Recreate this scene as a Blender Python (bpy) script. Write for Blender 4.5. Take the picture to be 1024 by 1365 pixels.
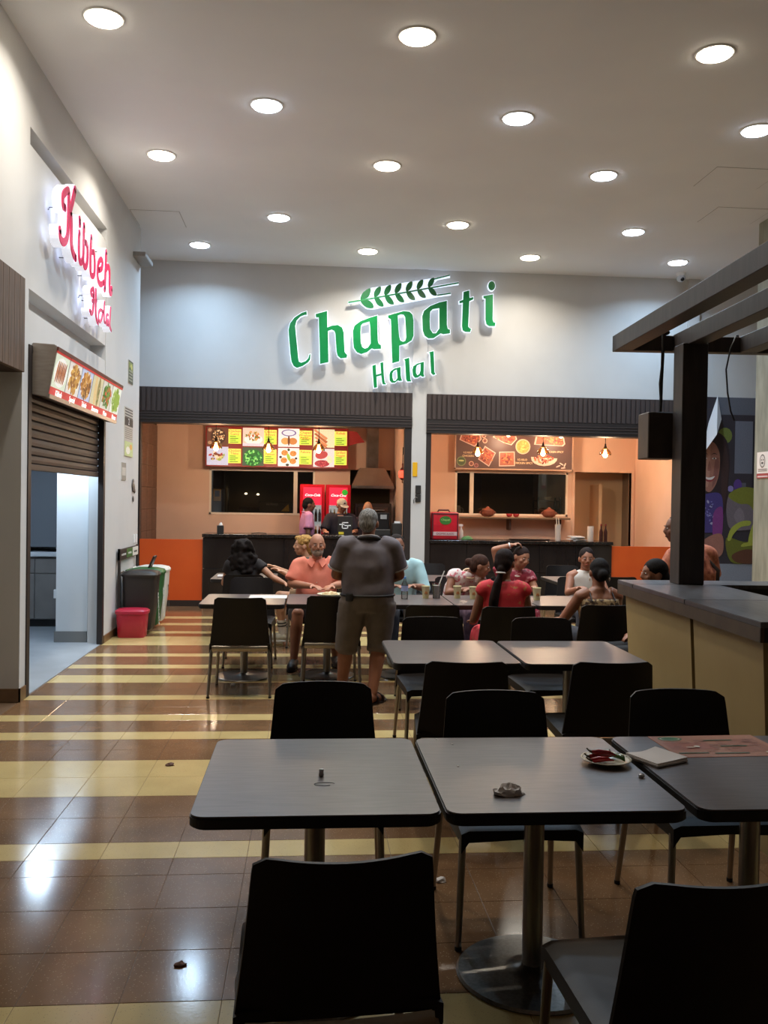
import bpy, bmesh, math, random
from mathutils import Vector, Matrix, noise
random.seed(7)
for o in list(bpy.data.objects): bpy.data.objects.remove(o)
S = bpy.context.scene
COL = S.collection
PI = math.pi
def rad(a): return math.radians(a)

# ------------------------------------------------------------------ camera
CAMZ = 1.68; YAW = 0.08322; PITCH = -0.01314; ROLL = 0.0151; FPX = 1200.0
def cam_axes():
    f = Vector((math.sin(YAW)*math.cos(PITCH), math.cos(YAW)*math.cos(PITCH), math.sin(PITCH)))
    r = Vector((math.cos(YAW), -math.sin(YAW), 0)); d = f.cross(r)
    r2 = r*math.cos(ROLL) - d*math.sin(ROLL); d2 = d*math.cos(ROLL) + r*math.sin(ROLL)
    return r2, d2, f
AR, AD, AF = cam_axes()
def ray(x, y): return AR*((x-512)/FPX) + AD*((y-682.5)/FPX) + AF
def onX(x, y, X): v = ray(x, y); return Vector((0,0,CAMZ)) + v*(X/v.x)
def onY(x, y, Y): v = ray(x, y); return Vector((0,0,CAMZ)) + v*(Y/v.y)
def onZ(x, y, Z): v = ray(x, y); return Vector((0,0,CAMZ)) + v*((Z-CAMZ)/v.z)
cd = bpy.data.cameras.new('camera'); co = bpy.data.objects.new('camera', cd); COL.objects.link(co)
cd.sensor_fit = 'HORIZONTAL'; cd.sensor_width = 36; cd.lens = FPX/1024*36; cd.clip_start = .05; cd.clip_end = 100
m = Matrix.Identity(4)
for i, a in enumerate((AR, -AD, -AF)):
    for k in range(3): m[k][i] = a[k]
m.translation = (0, 0, CAMZ); co.matrix_world = m
S.camera = co
# ------------------------------------------------------------------ world (night outside) and exposure
w = bpy.data.worlds.new('world'); S.world = w; w.use_nodes = True
w.node_tree.nodes['Background'].inputs[0].default_value = (.35, .42, .55, 1)
w.node_tree.nodes['Background'].inputs[1].default_value = .012
S.view_settings.view_transform = 'Standard'; S.view_settings.look = 'None'
S.view_settings.gamma = 1; S.view_settings.use_curve_mapping = False
S.view_settings.exposure = 0.5
S.cycles.max_bounces = 16; S.cycles.diffuse_bounces = 10
WARM = (1.0, .92, .80); COOL = (.52, .75, 1.0)
LAMP_W = 25.0          # one ceiling downlight
BULB_W = 13.0           # one pendant bulb

# ------------------------------------------------------------------ materials
def lin(c):
    out = []
    for v in c[:3]:
        v /= 255.0
        out.append(v/12.92 if v <= .04045 else ((v+.055)/1.055)**2.4)
    return (*out, 1)
MATS = {}
def new_mat(name):
    mt = bpy.data.materials.new(name); mt.use_nodes = True
    MATS[name] = mt
    return mt, mt.node_tree.nodes, mt.node_tree.links, mt.node_tree.nodes['Principled BSDF']
def M(name, col, rough=.5, metal=0.0, coat=0, alpha=1, trans=0, spec=None):
    if name in MATS: return MATS[name]
    mt, n, l, b = new_mat(name)
    b.inputs['Base Color'].default_value = lin(col); b.inputs['Roughness'].default_value = rough
    b.inputs['Metallic'].default_value = metal
    if coat: b.inputs['Coat Weight'].default_value = coat
    if trans: b.inputs['Transmission Weight'].default_value = trans
    if alpha < 1: b.inputs['Alpha'].default_value = alpha
    if spec is not None: b.inputs['Specular IOR Level'].default_value = spec
    return mt
def MN(name, c1, c2, scale=20, rough=.5, metal=0.0, bump=0, stretch=(1,1,1), detail=4, lo=.35, hi=.65, kind='noise', spec=None):
    """two colours mixed by noise, with optional fine relief"""
    if name in MATS: return MATS[name]
    mt, n, l, b = new_mat(name)
    tc = n.new('ShaderNodeTexCoord'); mp = n.new('ShaderNodeMapping'); mp.inputs['Scale'].default_value = stretch
    l.new(tc.outputs['Object'], mp.inputs[0])
    if kind == 'voronoi':
        t = n.new('ShaderNodeTexVoronoi'); t.inputs['Scale'].default_value = scale; fac = t.outputs['Distance']
    else:
        t = n.new('ShaderNodeTexNoise'); t.inputs['Scale'].default_value = scale; t.inputs['Detail'].default_value = detail; fac = t.outputs['Fac']
    l.new(mp.outputs[0], t.inputs['Vector'])
    r = n.new('ShaderNodeValToRGB'); r.color_ramp.elements[0].position = lo; r.color_ramp.elements[1].position = hi
    r.color_ramp.elements[0].color = lin(c1); r.color_ramp.elements[1].color = lin(c2)
    l.new(fac, r.inputs[0]); l.new(r.outputs[0], b.inputs['Base Color'])
    b.inputs['Roughness'].default_value = rough; b.inputs['Metallic'].default_value = metal
    if spec is not None: b.inputs['Specular IOR Level'].default_value = spec
    if bump:
        bp = n.new('ShaderNodeBump'); bp.inputs['Strength'].default_value = bump; bp.inputs['Distance'].default_value = .004
        l.new(fac, bp.inputs['Height']); l.new(bp.outputs[0], b.inputs['Normal'])
    return mt
def ME(name, col, strength):
    if name in MATS: return MATS[name]
    mt, n, l, b = new_mat(name)
    b.inputs['Base Color'].default_value = lin(col)
    b.inputs['Emission Color'].default_value = lin(col); b.inputs['Emission Strength'].default_value = strength
    return mt
def MV(name, emit=0.0, rough=.6):
    """printed face: colours come from the mesh's own flat colour pieces"""
    if name in MATS: return MATS[name]
    mt, n, l, b = new_mat(name)
    a = n.new('ShaderNodeVertexColor'); a.layer_name = 'ink'
    nz = n.new('ShaderNodeTexNoise'); nz.inputs['Scale'].default_value = 60
    mx = n.new('ShaderNodeMix'); mx.data_type = 'RGBA'; mx.blend_type = 'MULTIPLY'; mx.inputs[0].default_value = .35
    tc = n.new('ShaderNodeTexCoord'); l.new(tc.outputs['Object'], nz.inputs['Vector'])
    l.new(a.outputs['Color'], mx.inputs[6]); l.new(nz.outputs['Fac'], mx.inputs[7])
    l.new(mx.outputs[2], b.inputs['Base Color']); b.inputs['Roughness'].default_value = rough
    if emit:
        l.new(mx.outputs[2], b.inputs['Emission Color']); b.inputs['Emission Strength'].default_value = emit
    return mt
def MGLASS(name, tint=(235,240,240), rough=.02, alpha=.12):
    if name in MATS: return MATS[name]
    mt, n, l, b = new_mat(name)
    out = n['Material Output']; tr = n.new('ShaderNodeBsdfTransparent'); gl = n.new('ShaderNodeBsdfGlossy')
    tr.inputs[0].default_value = lin(tint); gl.inputs['Roughness'].default_value = rough
    fr = n.new('ShaderNodeFresnel'); fr.inputs[0].default_value = 1.45
    ad = n.new('ShaderNodeMath'); ad.operation = 'ADD'; ad.inputs[1].default_value = alpha*.3; l.new(fr.outputs[0], ad.inputs[0])
    mx = n.new('ShaderNodeMixShader'); l.new(ad.outputs[0], mx.inputs[0]); l.new(tr.outputs[0], mx.inputs[1]); l.new(gl.outputs[0], mx.inputs[2])
    l.new(mx.outputs[0], out.inputs[0])
    return mt
def terrazzo(name, base, dark, speck, rough):
    mt, n, l, b = new_mat(name)
    tc = n.new('ShaderNodeNewGeometry')
    nz = n.new('ShaderNodeTexNoise'); nz.inputs['Scale'].default_value = 3.2; nz.inputs['Detail'].default_value = 5
    l.new(tc.outputs['Position'], nz.inputs['Vector'])
    r = n.new('ShaderNodeValToRGB'); r.color_ramp.elements[0].color = lin(dark); r.color_ramp.elements[1].color = lin(base)
    r.color_ramp.elements[0].position = .3; r.color_ramp.elements[1].position = .7; l.new(nz.outputs['Fac'], r.inputs[0])
    prev = r.outputs[0]
    for sc, th, col in ((75, .16, speck), (150, .2, dark), (40, .085, speck)):
        v = n.new('ShaderNodeTexVoronoi'); v.inputs['Scale'].default_value = sc; l.new(tc.outputs['Position'], v.inputs['Vector'])
        lt = n.new('ShaderNodeMath'); lt.operation = 'LESS_THAN'; lt.inputs[1].default_value = th; l.new(v.outputs['Distance'], lt.inputs[0])
        mu = n.new('ShaderNodeMath'); mu.operation = 'MULTIPLY'; mu.inputs[1].default_value = .55; l.new(lt.outputs[0], mu.inputs[0])
        mx = n.new('ShaderNodeMix'); mx.data_type = 'RGBA'; l.new(mu.outputs[0], mx.inputs[0])
        l.new(prev, mx.inputs[6]); mx.inputs[7].default_value = lin(col); prev = mx.outputs[2]
    l.new(prev, b.inputs['Base Color']); b.inputs['Roughness'].default_value = rough
    n2 = n.new('ShaderNodeTexNoise'); n2.inputs['Scale'].default_value = 90; l.new(tc.outputs['Position'], n2.inputs['Vector'])
    bp = n.new('ShaderNodeBump'); bp.inputs['Strength'].default_value = .05; bp.inputs['Distance'].default_value = .002
    l.new(n2.outputs['Fac'], bp.inputs['Height']); l.new(bp.outputs[0], b.inputs['Normal'])
    return mt

# ------------------------------------------------------------------ mesh helpers
def box(bm, x0, x1, y0, y1, z0, z1, mat=None):
    vs = [bm.verts.new(p) for p in ((x0,y0,z0),(x1,y0,z0),(x1,y1,z0),(x0,y1,z0),(x0,y0,z1),(x1,y0,z1),(x1,y1,z1),(x0,y1,z1))]
    if mat: 
        for v in vs: v.co = mat @ v.co
    for f in ((3,2,1,0),(4,5,6,7),(0,1,5,4),(1,2,6,5),(2,3,7,6),(3,0,4,7)): bm.faces.new([vs[i] for i in f])
    return vs
def rbox(bm, x0, x1, y0, y1, z0, z1, r=.01, seg=2, mat=None):
    b2 = bmesh.new(); box(b2, x0, x1, y0, y1, z0, z1)
    bmesh.ops.bevel(b2, geom=list(b2.edges), offset=r, segments=seg, affect='EDGES', profile=.5)
    me = bpy.data.meshes.new('tmp'); b2.to_mesh(me); b2.free()
    if mat: me.transform(mat)
    bm.from_mesh(me); bpy.data.meshes.remove(me)
def frames(pts):
    T = []
    for i in range(len(pts)):
        a = pts[max(0,i-1)]; b = pts[min(len(pts)-1,i+1)]; t = (b-a)
        T.append(t.normalized() if t.length > 1e-9 else Vector((0,0,1)))
    up = Vector((1,0,0)) if abs(T[0].x) < .8 else Vector((0,1,0))
    n = T[0].cross(up).normalized(); out = []
    for t in T:
        n = (n - t*n.dot(t)); n = n.normalized() if n.length > 1e-6 else t.orthogonal().normalized()
        out.append((n, t.cross(n)))
    return out
def tube(bm, pts, r, n=10, cap=True, flat=1.0):
    pts = [Vector(p) for p in pts]; rs = r if isinstance(r, (list, tuple)) else [r]*len(pts)
    rings = []
    for p, q, (a, b) in zip(pts, rs, frames(pts)):
        rings.append([bm.verts.new(p + a*math.cos(2*PI*k/n)*q + b*math.sin(2*PI*k/n)*q*flat) for k in range(n)])
    for A, B in zip(rings, rings[1:]):
        for k in range(n): bm.faces.new((A[k], A[(k+1)%n], B[(k+1)%n], B[k]))
    if cap: bm.faces.new(rings[0][::-1]); bm.faces.new(rings[-1])
def loft(bm, rings, n=20, pw=2.0):
    """rings of (x, y, z, rx, ry): a closed body"""
    R = []
    for (x, y, z, rx, ry) in rings:
        q = []
        for k in range(n):
            a = 2*PI*k/n; c, s = math.cos(a), math.sin(a)
            q.append(bm.verts.new((x + rx*math.copysign(abs(c)**(2/pw), c), y + ry*math.copysign(abs(s)**(2/pw), s), z)))
        R.append(q)
    for A, B in zip(R, R[1:]):
        for k in range(n): bm.faces.new((A[k], A[(k+1)%n], B[(k+1)%n], B[k]))
    bm.faces.new(R[0][::-1]); bm.faces.new(R[-1])
def ell(bm, c, r, rot=None, u=14, v=9):
    m = Matrix.Translation(Vector(c)) @ (rot.to_4x4() if rot else Matrix.Identity(4)) @ Matrix.Diagonal((*r, 1))
    bmesh.ops.create_uvsphere(bm, u_segments=u, v_segments=v, radius=1, matrix=m)
def lathe(bm, prof, n=24, c=(0,0,0), cap=True):
    c = Vector(c); R = []
    for (r, z) in prof: R.append([bm.verts.new(c + Vector((r*math.cos(2*PI*k/n), r*math.sin(2*PI*k/n), z))) for k in range(n)])
    for A, B in zip(R, R[1:]):
        for k in range(n): bm.faces.new((A[k], A[(k+1)%n], B[(k+1)%n], B[k]))
    if cap: bm.faces.new(R[0][::-1]); bm.faces.new(R[-1])
def prism(bm, poly, d0, d1, axis='y'):
    """2D polygon pushed along an axis: axis y -> (x,z), x -> (y,z), z -> (x,y)"""
    def P(u, v, d): return {'y': (u, d, v), 'x': (d, u, v), 'z': (u, v, d)}[axis]
    A = [bm.verts.new(P(u, v, d0)) for u, v in poly]; B = [bm.verts.new(P(u, v, d1)) for u, v in poly]
    n = len(poly)
    for k in range(n): bm.faces.new((A[k], A[(k+1)%n], B[(k+1)%n], B[k]))
    bm.faces.new(A[::-1]); bm.faces.new(B)
def BM(): return bmesh.new()
def mk(name, bm, mat, parent=None, smooth=False, loc=None, rz=None, kind=None, bevel=0):
    bmesh.ops.recalc_face_normals(bm, faces=bm.faces)
    if bevel: bmesh.ops.bevel(bm, geom=[e for e in bm.edges if e.is_manifold and e.calc_face_angle(0) > .6], offset=bevel, segments=2, affect='EDGES')
    me = bpy.data.meshes.new(name); bm.to_mesh(me); bm.free()
    return mko(name, me, mat, parent, smooth, loc, rz, kind)
def mko(name, me, mat, parent=None, smooth=False, loc=None, rz=None, kind=None):
    for mt in (mat if isinstance(mat, (list, tuple)) else [mat]): me.materials.append(mt)
    if smooth: me.polygons.foreach_set('use_smooth', [True]*len(me.polygons))
    if smooth == 'auto':
        try: me.set_sharp_from_angle(angle=rad(40))
        except Exception: pass
    o = bpy.data.objects.new(name, me); COL.objects.link(o)
    if parent: o.parent = parent
    if loc is not None: o.location = loc
    if rz is not None: o.rotation_euler = (0, 0, rz)
    if kind: o['kind'] = kind
    return o
def tag(o, label, cat, group=None):
    o['label'] = label; o['category'] = cat
    if group: o['group'] = group
    return o
def thing(name, label, cat, loc=(0,0,0), rz=0, group=None):
    o = bpy.data.objects.new(name, None); COL.objects.link(o); o.empty_display_size = .1
    o.location = loc; o.rotation_euler = (0, 0, rz)
    return tag(o, label, cat, group)
def dup(root, loc, rz, label=None, group=None, parent=None):
    r = root.copy(); COL.objects.link(r); r.location = loc; r.rotation_euler = (0, 0, rz)
    if label: r['label'] = label
    if group: r['group'] = group
    for ch in list(root.children):
        c = ch.copy(); COL.objects.link(c); c.parent = r
        for g in list(ch.children):
            d = g.copy(); COL.objects.link(d); d.parent = c
    return r
def struct(name, bm, mat, parent=None, **k):
    o = mk(name, bm, mat, parent, **k)
    if not parent: o['kind'] = 'structure'
    return o
def piece(proto_me, name, parent, loc, rz=0, scale=None):
    o = bpy.data.objects.new(name, proto_me); COL.objects.link(o); o.parent = parent; o.location = loc
    if rz: o.rotation_euler = (0, 0, rz)
    if scale: o.scale = scale
    return o
def curve_mesh(polys, extrude=.01, offset=0.0, res=1):
    """filled flat outline(s) with holes, in XY, thickened along Z"""
    cu = bpy.data.curves.new('tmp', 'CURVE'); cu.dimensions = '2D'; cu.fill_mode = 'BOTH'; cu.extrude = extrude; cu.offset = offset
    for poly in polys:
        sp = cu.splines.new('POLY'); sp.points.add(len(poly)-1); sp.use_cyclic_u = True
        for p, (x, y) in zip(sp.points, poly): p.co = (x, y, 0, 1)
    return eval_mesh(bpy.data.objects.new('tmp', cu), cu)
WORK = bpy.data.scenes.new('workbench')
def eval_mesh(o, data=None):
    WORK.collection.objects.link(o); vl = WORK.view_layers[0]; vl.update(); dg = vl.depsgraph; dg.update()
    me = bpy.data.meshes.new_from_object(o.evaluated_get(dg)); bpy.data.objects.remove(o)
    return me
def text_mesh(s, size=.1, extrude=.0008, align='CENTER', shear=0.0, spacing=1.0):
    cu = bpy.data.curves.new('tmp', 'FONT'); cu.body = s; cu.size = size; cu.extrude = extrude; cu.align_x = align; cu.shear = shear
    cu.space_character = spacing; cu.resolution_u = 2; cu.space_line = .8
    me = eval_mesh(bpy.data.objects.new('tmp', cu))
    me.transform(Matrix.Rotation(PI/2, 4, 'X'))      # reads on a wall that faces -Y
    return me
def lettering(name, s, size, mat, parent, loc, align='CENTER', shear=0.0, spacing=1.0):
    me = text_mesh(s, size, .0008, align, shear, spacing)
    return mko(name, me, mat, parent, loc=loc)
def smooth_poly(pts, closed=True, sub=3):
    """Catmull-Rom through the traced points"""
    out = []; n = len(pts)
    for i in range(n if closed else n-1):
        P = [Vector(pts[(i+k) % n]) if closed else Vector(pts[min(max(i+k,0), n-1)]) for k in (-1,0,1,2)]
        for s in range(sub):
            t = s/sub
            out.append(.5*((2*P[1]) + (P[2]-P[0])*t + (2*P[0]-5*P[1]+4*P[2]-P[3])*t*t + (3*P[1]-P[0]-3*P[2]+P[3])*t**3))
    if not closed: out.append(Vector(pts[-1]))
    return out
class Print:
    """flat printed picture: coloured pieces lying on one another, facing -Y"""
    def __init__(s): s.v = []; s.f = []; s.c = []; s.k = 0
    def poly(s, pts, col):
        b = len(s.v); y = -.00025*s.k; s.k += 1
        s.v += [(p[0], y, p[1]) for p in pts]; s.f.append(list(range(b, b+len(pts)))); s.c.append(lin(col))
    def rect(s, x0, x1, z0, z1, col): s.poly([(x0,z0),(x1,z0),(x1,z1),(x0,z1)], col)
    def disc(s, x, z, rx, rz, col, n=14, rot=0):
        c, q = math.cos(rot), math.sin(rot)
        s.poly([(x + rx*math.cos(2*PI*k/n)*c - rz*math.sin(2*PI*k/n)*q, z + rx*math.cos(2*PI*k/n)*q + rz*math.sin(2*PI*k/n)*c) for k in range(n)], col)
    def scatter(s, x, z, rx, rz, n, size, cols, seed=0, ratio=.6):
        rr = random.Random(seed)
        for _ in range(n):
            a = rr.random()*2*PI; d = math.sqrt(rr.random())
            q = size*(.6+.7*rr.random())
            s.disc(x+rx*d*math.cos(a), z+rz*d*math.sin(a), q, q*ratio, rr.choice(cols), 7, rr.random()*PI)
            s.k -= 1
            s.k += .25
    def build(s, name, mat, parent=None, loc=(0,0,0), rz=0):
        me = bpy.data.meshes.new(name); me.from_pydata(s.v, [], s.f)
        ca = me.color_attributes.new('ink', 'FLOAT_COLOR', 'CORNER')
        i = 0
        for f, c in zip(s.f, s.c):
            for _ in f: ca.data[i].color = c; i += 1
        return mko(name, me, mat, parent, loc=loc, rz=rz)
# ------------------------------------------------------------------ the room shell
XL, YB, ZC = -2.32, 14.06, 5.30
white = MN('wall_paint_white', (198,198,197), (203,203,202), 1.5, .75, bump=.02)
ceil_m = MN('ceiling_paint', (236,239,243), (240,243,246), 1.2, .85)
tz_b = terrazzo('terrazzo_brown', (138,104,74), (112,84,59), (205,180,145), .13)
tz_c = terrazzo('terrazzo_cream', (214,190,132), (200,176,120), (160,135,95), .13)
grout = M('floor_grout', (104,80,58), .5)
black_metal = MN('black_painted_metal', (38,33,32), (46,41,39), 30, .45)
dark_frame = M('dark_frame_paint', (40,33,31), .5)

# floor: slab with single tiles laid in it, cream bands between brown ones
bm = BM(); box(bm, -6.5, 10, -5, 20.5, -.12, -.003)
floor = struct('floor', bm, grout)
rows = [2.32, 2.67, (3.022,'c'), 3.369, 3.713, 4.045, (4.233,'b'), (4.435,'c'), 4.78, (5.124,'b'), 5.473, (5.823,'c'), 6.07, (6.326,'b'), (6.527,'c'),
        (6.855,'b'), (7.043,'c'), 7.30, (7.562,'b'), (7.732,'c'), 8.0, (8.261,'b'), (8.607,'c'), (8.944,'b'), (9.143,'c'), 9.38, (9.613,'b'), (9.797,'c'),
        10.07, (10.338,'b'), 10.67, (11.0,'c'), (11.242,'b'), (11.43,'c'), 11.70, (11.961,'b'), (12.173,'c'), 12.4, (12.621,'b'), (12.858,'c'), 13.26, 13.66, (14.06,'b')]
ys = [r[0] if isinstance(r, tuple) else r for r in rows]; cols = []
nxt = None
for i in range(len(rows)-1, 0, -1):
    if isinstance(rows[i], tuple): nxt = rows[i][1]
    cols.append(nxt)
cols = cols[::-1]
xs = [-.267 + .338*k for k in range(-7, 30)]
G = .0009
cells = []
for j in range(len(ys)-1):
    for i in range(len(xs)-1):
        x0, x1 = max(xs[i], XL-.0), xs[i+1]
        if x1 <= XL+.01 or x0 > 7.2: continue
        cells.append((x0, x1, ys[j], ys[j+1], cols[j]))
def seen(c):
    x = (c[0]+c[1])/2; y = (c[2]+c[3])/2
    if not (-2.33 < x < .5*y+.3): return 0
    if x > 2.3 and y > 3.5: return 0
    return (c[1]-c[0])*(c[3]-c[2])/y**3*(1 if x < -.2 else .75)
cells.sort(key=lambda c: -seen(c))
tile_me = {}
def tile_mesh(w_, d_, k):
    key = (round(w_,3), round(d_,3), k)
    if key not in tile_me:
        b = BM(); a, c = w_/2-G, d_/2-G
        for (p, q, z) in ((a-.0015, c-.0015, 0),): top = [b.verts.new((sx*p, sy*q, z)) for sx, sy in ((-1,-1),(1,-1),(1,1),(-1,1))]
        mid = [b.verts.new((sx*a, sy*c, -.0012)) for sx, sy in ((-1,-1),(1,-1),(1,1),(-1,1))]
        low = [b.verts.new((sx*a, sy*c, -.006)) for sx, sy in ((-1,-1),(1,-1),(1,1),(-1,1))]
        b.faces.new(top)
        for A, B in ((mid, top), (low, mid)):
            for q in range(4): b.faces.new((A[q], A[(q+1)%4], B[(q+1)%4], B[q]))
        me = bpy.data.meshes.new('tile'); b.to_mesh(me); b.free(); me.materials.append(tz_c if k == 'c' else tz_b); tile_me[key] = me
    return tile_me[key]
for (x0, x1, y0, y1, k) in cells[:290]:
    piece(tile_mesh(x1-x0, y1-y0, k), 'tile', floor, ((x0+x1)/2, (y0+y1)/2, 0))
for k, mt in (('b', tz_b), ('c', tz_c)):
    bm = BM()
    for c in cells[290:]:
        if c[4] == k: box(bm, c[0]+G, c[1]-G, c[2]+G, c[3]-G, -.006, 0)
    if k == 'b':
        for j in range(-15, 7):
            for i in range(22): box(bm, XL+i*.338+G, XL+(i+1)*.338-G, 2.32+(j-7)*.345+G, 2.32+(j-6)*.345-G, -.006, 0)
    mk('tile_field', bm, mt, floor, kind='stuff')

# ceiling with hatch panels
bm = BM(); box(bm, -6.5, 10, -5, 20.5, ZC, ZC+.1)
ceiling = struct('ceiling', bm, ceil_m)
hatch_line = M('ceiling_joint', (150,150,150), .9)
for (x0, x1, y0, y1) in ((-2.31, -1.69, 11.64, 12.31), (4.3, 5.05, 9.35, 9.95), (4.9, 5.6, 10.6, 11.2)):
    bm = BM(); g = .006
    box(bm, x0, x1, y0, y0+g, ZC-.002, ZC); box(bm, x0, x1, y1-g, y1, ZC-.002, ZC); box(bm, x0, x0+g, y0, y1, ZC-.002, ZC); box(bm, x1-g, x1, y0, y1, ZC-.002, ZC)
    mk('hatch_gap', bm, hatch_line, ceiling)
    bm = BM(); box(bm, x0+g, x1-g, y0+g, y1-g, ZC-.004, ZC); mk('hatch_panel', bm, ceil_m, ceiling)

# left wall (stall with the pink sign), built round its door and its two louvre slots
T = .17; XW = XL - T
bm = BM()
box(bm, XW, XL, 7.487, 7.64, 0, ZC)                 # pier before the door
box(bm, XW, XL, 10.45, 12.48, 0, ZC)                # wall after the door
box(bm, XW, XL, 7.64, 10.45, 4.70, ZC)
box(bm, XW, XL, -5, 7.487, 3.42, ZC)                # above the timber fascia
wall_left = struct('wall_left', bm, white)
bm = BM(); box(bm, XW, XL-.004, 7.645, 10.445, 3.38, 4.56); mk('infill_panel', bm, white, wall_left)
bm = BM(); box(bm, XW, XL-.004, 7.645, 10.445, 2.92, 3.21); mk('infill_panel', bm, white, wall_left)
slot_m = white
for z0, z1 in ((4.56, 4.70), (3.21, 3.38)):
    bm = BM(); box(bm, XW-.02, XW+.0, 7.64, 10.45, z0-.02, z1+.02); mk('slot_back', bm, slot_m, wall_left)
# return wall at the far end of the left wall and passage behind it
bm = BM(); box(bm, -6.5, XW, 12.36, 12.48, 0, ZC); struct('wall_passage', bm, white)
base_m = MN('brown_baseboard', (120,92,62), (105,80,55), 8, .35)
bm = BM(); box(bm, XL, XL+.012, 10.47, 12.485, 0, .085); box(bm, XL-T, XL+.012, 12.48, 12.492, 0, .085); struct('baseboard_left', bm, base_m)
bm = BM(); box(bm, XL, XL+.012, 7.475, 7.63, 0, .11); box(bm, -3.3, XL+.012, 7.475, 7.487, 0, .11); struct('baseboard_pier', bm, base_m)

# nearer stall on the left: set-back front with a timber fascia over it
shade_m = white
bm = BM(); box(bm, -3.45, -3.3, -5, 7.487, 0, 3.0); box(bm, -3.45, XW, 7.487, 7.6, 0, 3.0); struct('wall_recess', bm, shade_m)
bm = BM(); box(bm, -3.3, XL-.205, -5, 7.487, 3.0, 3.42); struct('trim_soffit', bm, shade_m)
wood = MN('brown_timber', (104,84,70), (76,58,46), 6, .55, bump=.15, stretch=(4,4,.5))
fas = thing('timber_fascia', 'brown vertical timber board fascia hung over the set-back stall front', 'fascia', (XL, 7.48, 2.665))
bm = BM(); box(bm, -.2, -.012, -5.5, 0, 0, .755); mk('backing_board', bm, M('timber_dark', (60,46,38), .7), fas)
pm = None
for k in range(36):
    bm = BM(); rbox(bm, -.015, .022, 0, .128, 0, .755, .004, 1)
    if pm is None: o = mk('plank', bm, wood, fas, loc=(0, -.131*(k+1)+.002, 0)); pm = o.data
    else: bm.free(); piece(pm, 'plank', fas, (0, -.131*(k+1)+.002, 0))

# back wall with two stall openings
bm = BM()
box(bm, -6.5, 1.60, YB, YB+.2, 3.365, ZC); box(bm, 1.82, 6.2, YB, YB+.2, 3.36, ZC)
box(bm, -6.5, -2.66, YB, YB+.2, 0, 3.365)
box(bm, 6.2, 10, YB+.06, YB+.2, 0, ZC)
wall_back = struct('wall_back', bm, white)
bm = BM(); box(bm, 1.59, 1.82, YB-.02, YB+.22, 0, ZC); struct('wall_pier', bm, white, bevel=.006)
bm = BM(); box(bm, 6.02, 6.21, YB-.03, YB+.2, 3.36, ZC); struct('trim_pilaster', bm, white)
bm = BM(); box(bm, -6.5, -6.4, -5, 20.5, 0, ZC); struct('wall_far_left', bm, white)
bm = BM(); box(bm, 9.9, 10, -5, 20.5, 0, ZC); struct('wall_right_bounce', bm, white)  # unseen wall, added so lamp light bounces back into the room
bm = BM(); box(bm, -6.5, 10, -5.1, -5, 0, ZC); struct('wall_rear_bounce', bm, white)  # added behind the camera to bounce light and fill reflections

# concrete column on the right
conc = MN('raw_concrete', (152,148,130), (128,124,108), 4, .85, bump=.25, stretch=(3,3,.6), detail=8)
bm = BM(); box(bm, 5.70, 6.9, 10.35, 11.16, 0, ZC); struct('wall_column', bm, conc, bevel=.01)

# roller-shutter boxes over both openings: ribbed apron, guide rail below
rib_m = M('shutter_brown', (66,56,54), .5)
for (x0, x1, ztop, zmid, zb) in ((-2.66, 1.59, 3.365, 2.99, 2.82), (1.82, 6.24, 3.355, 2.955, 2.745)):
    t = thing('roller_shutter', 'dark brown ribbed roller shutter rolled up over the %s stall' % ('left food' if x0 < 0 else 'right food'), 'shutter', (x0, YB-.02, zb), 0, 'rolled-up stall shutters')
    bm = BM(); box(bm, 0, x1-x0, 0, .3, zmid-zb, ztop-zb); mk('apron', bm, rib_m, t)
    bm = BM()
    n = int((x1-x0)/.078)
    for k in range(n): box(bm, k*.078+.014, k*.078+.064, -.022, .001, zmid-zb+.006, ztop-zb-.012)
    mk('apron_ribs', bm, rib_m, t, kind='stuff')
    bm = BM(); box(bm, 0, x1-x0, -.015, .3, .0, zmid-zb); mk('guide_box', bm, dark_frame, t)
    for zz in (.05, .10, .14):
        bm = BM(); box(bm, 0, x1-x0, -.022, -.01, zz, zz+.012); mk('guide_rail', bm, rib_m, t)
# dark steel jambs of the openings
for k, (x0, x1) in enumerate(((-2.66, -2.585), (1.48, 1.59), (1.82, 1.9), (6.16, 6.24))):
    bm = BM(); box(bm, x0, x1, YB-.015, YB+.12, 0, 2.83 if k < 2 else 2.75); struct('trim_%d' % (k+1), bm, dark_frame)

# the two stall rooms
peach = MN('peach_paint', (226,196,176), (220,189,168), 1.5, .7)
peach2 = peach
tile_wood = MN('brown_wall_tile', (104,76,64), (84,58,48), 5, .4, stretch=(.6,.6,6))
YI = 16.2; ZI = 3.02
bm = BM(); box(bm, -2.85, -2.70, YB+.2, YI, 0, ZI); tw = struct('wall_stall_left', bm, M('dark_grout', (58,46,40), .8))
pm = None
for j in range(8):
    for i in range(4):
        if pm is None:
            b = BM(); rbox(b, -2.70, -2.688, 0, .49, 0, .36, .003, 1); o = mk('wall_tile', b, tile_wood, tw, loc=(0, YB+.21+i*.497, .02+j*.365)); pm = o.data
        else: piece(pm, 'wall_tile', tw, (0, YB+.21+i*.497, .02+j*.365))
bm = BM(); box(bm, 1.52, 1.9, YB+.22, YI, 0, ZI); struct('wall_stall_middle', bm, peach)
bm = BM(); box(bm, 6.0, 6.15, YB+.2, YI, 0, ZI); struct('wall_stall_right', bm, peach2)
bm = BM()
def wallseg(x0, x1, holes):
    xx = x0
    for (a, b, z0, z1) in holes:
        box(bm, xx, a, YI, YI+.12, 0, ZI); box(bm, a, b, YI, YI+.12, 0, z0); box(bm, a, b, YI, YI+.12, z1, ZI); xx = b
    box(bm, xx, x1, YI, YI+.12, 0, ZI)
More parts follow.
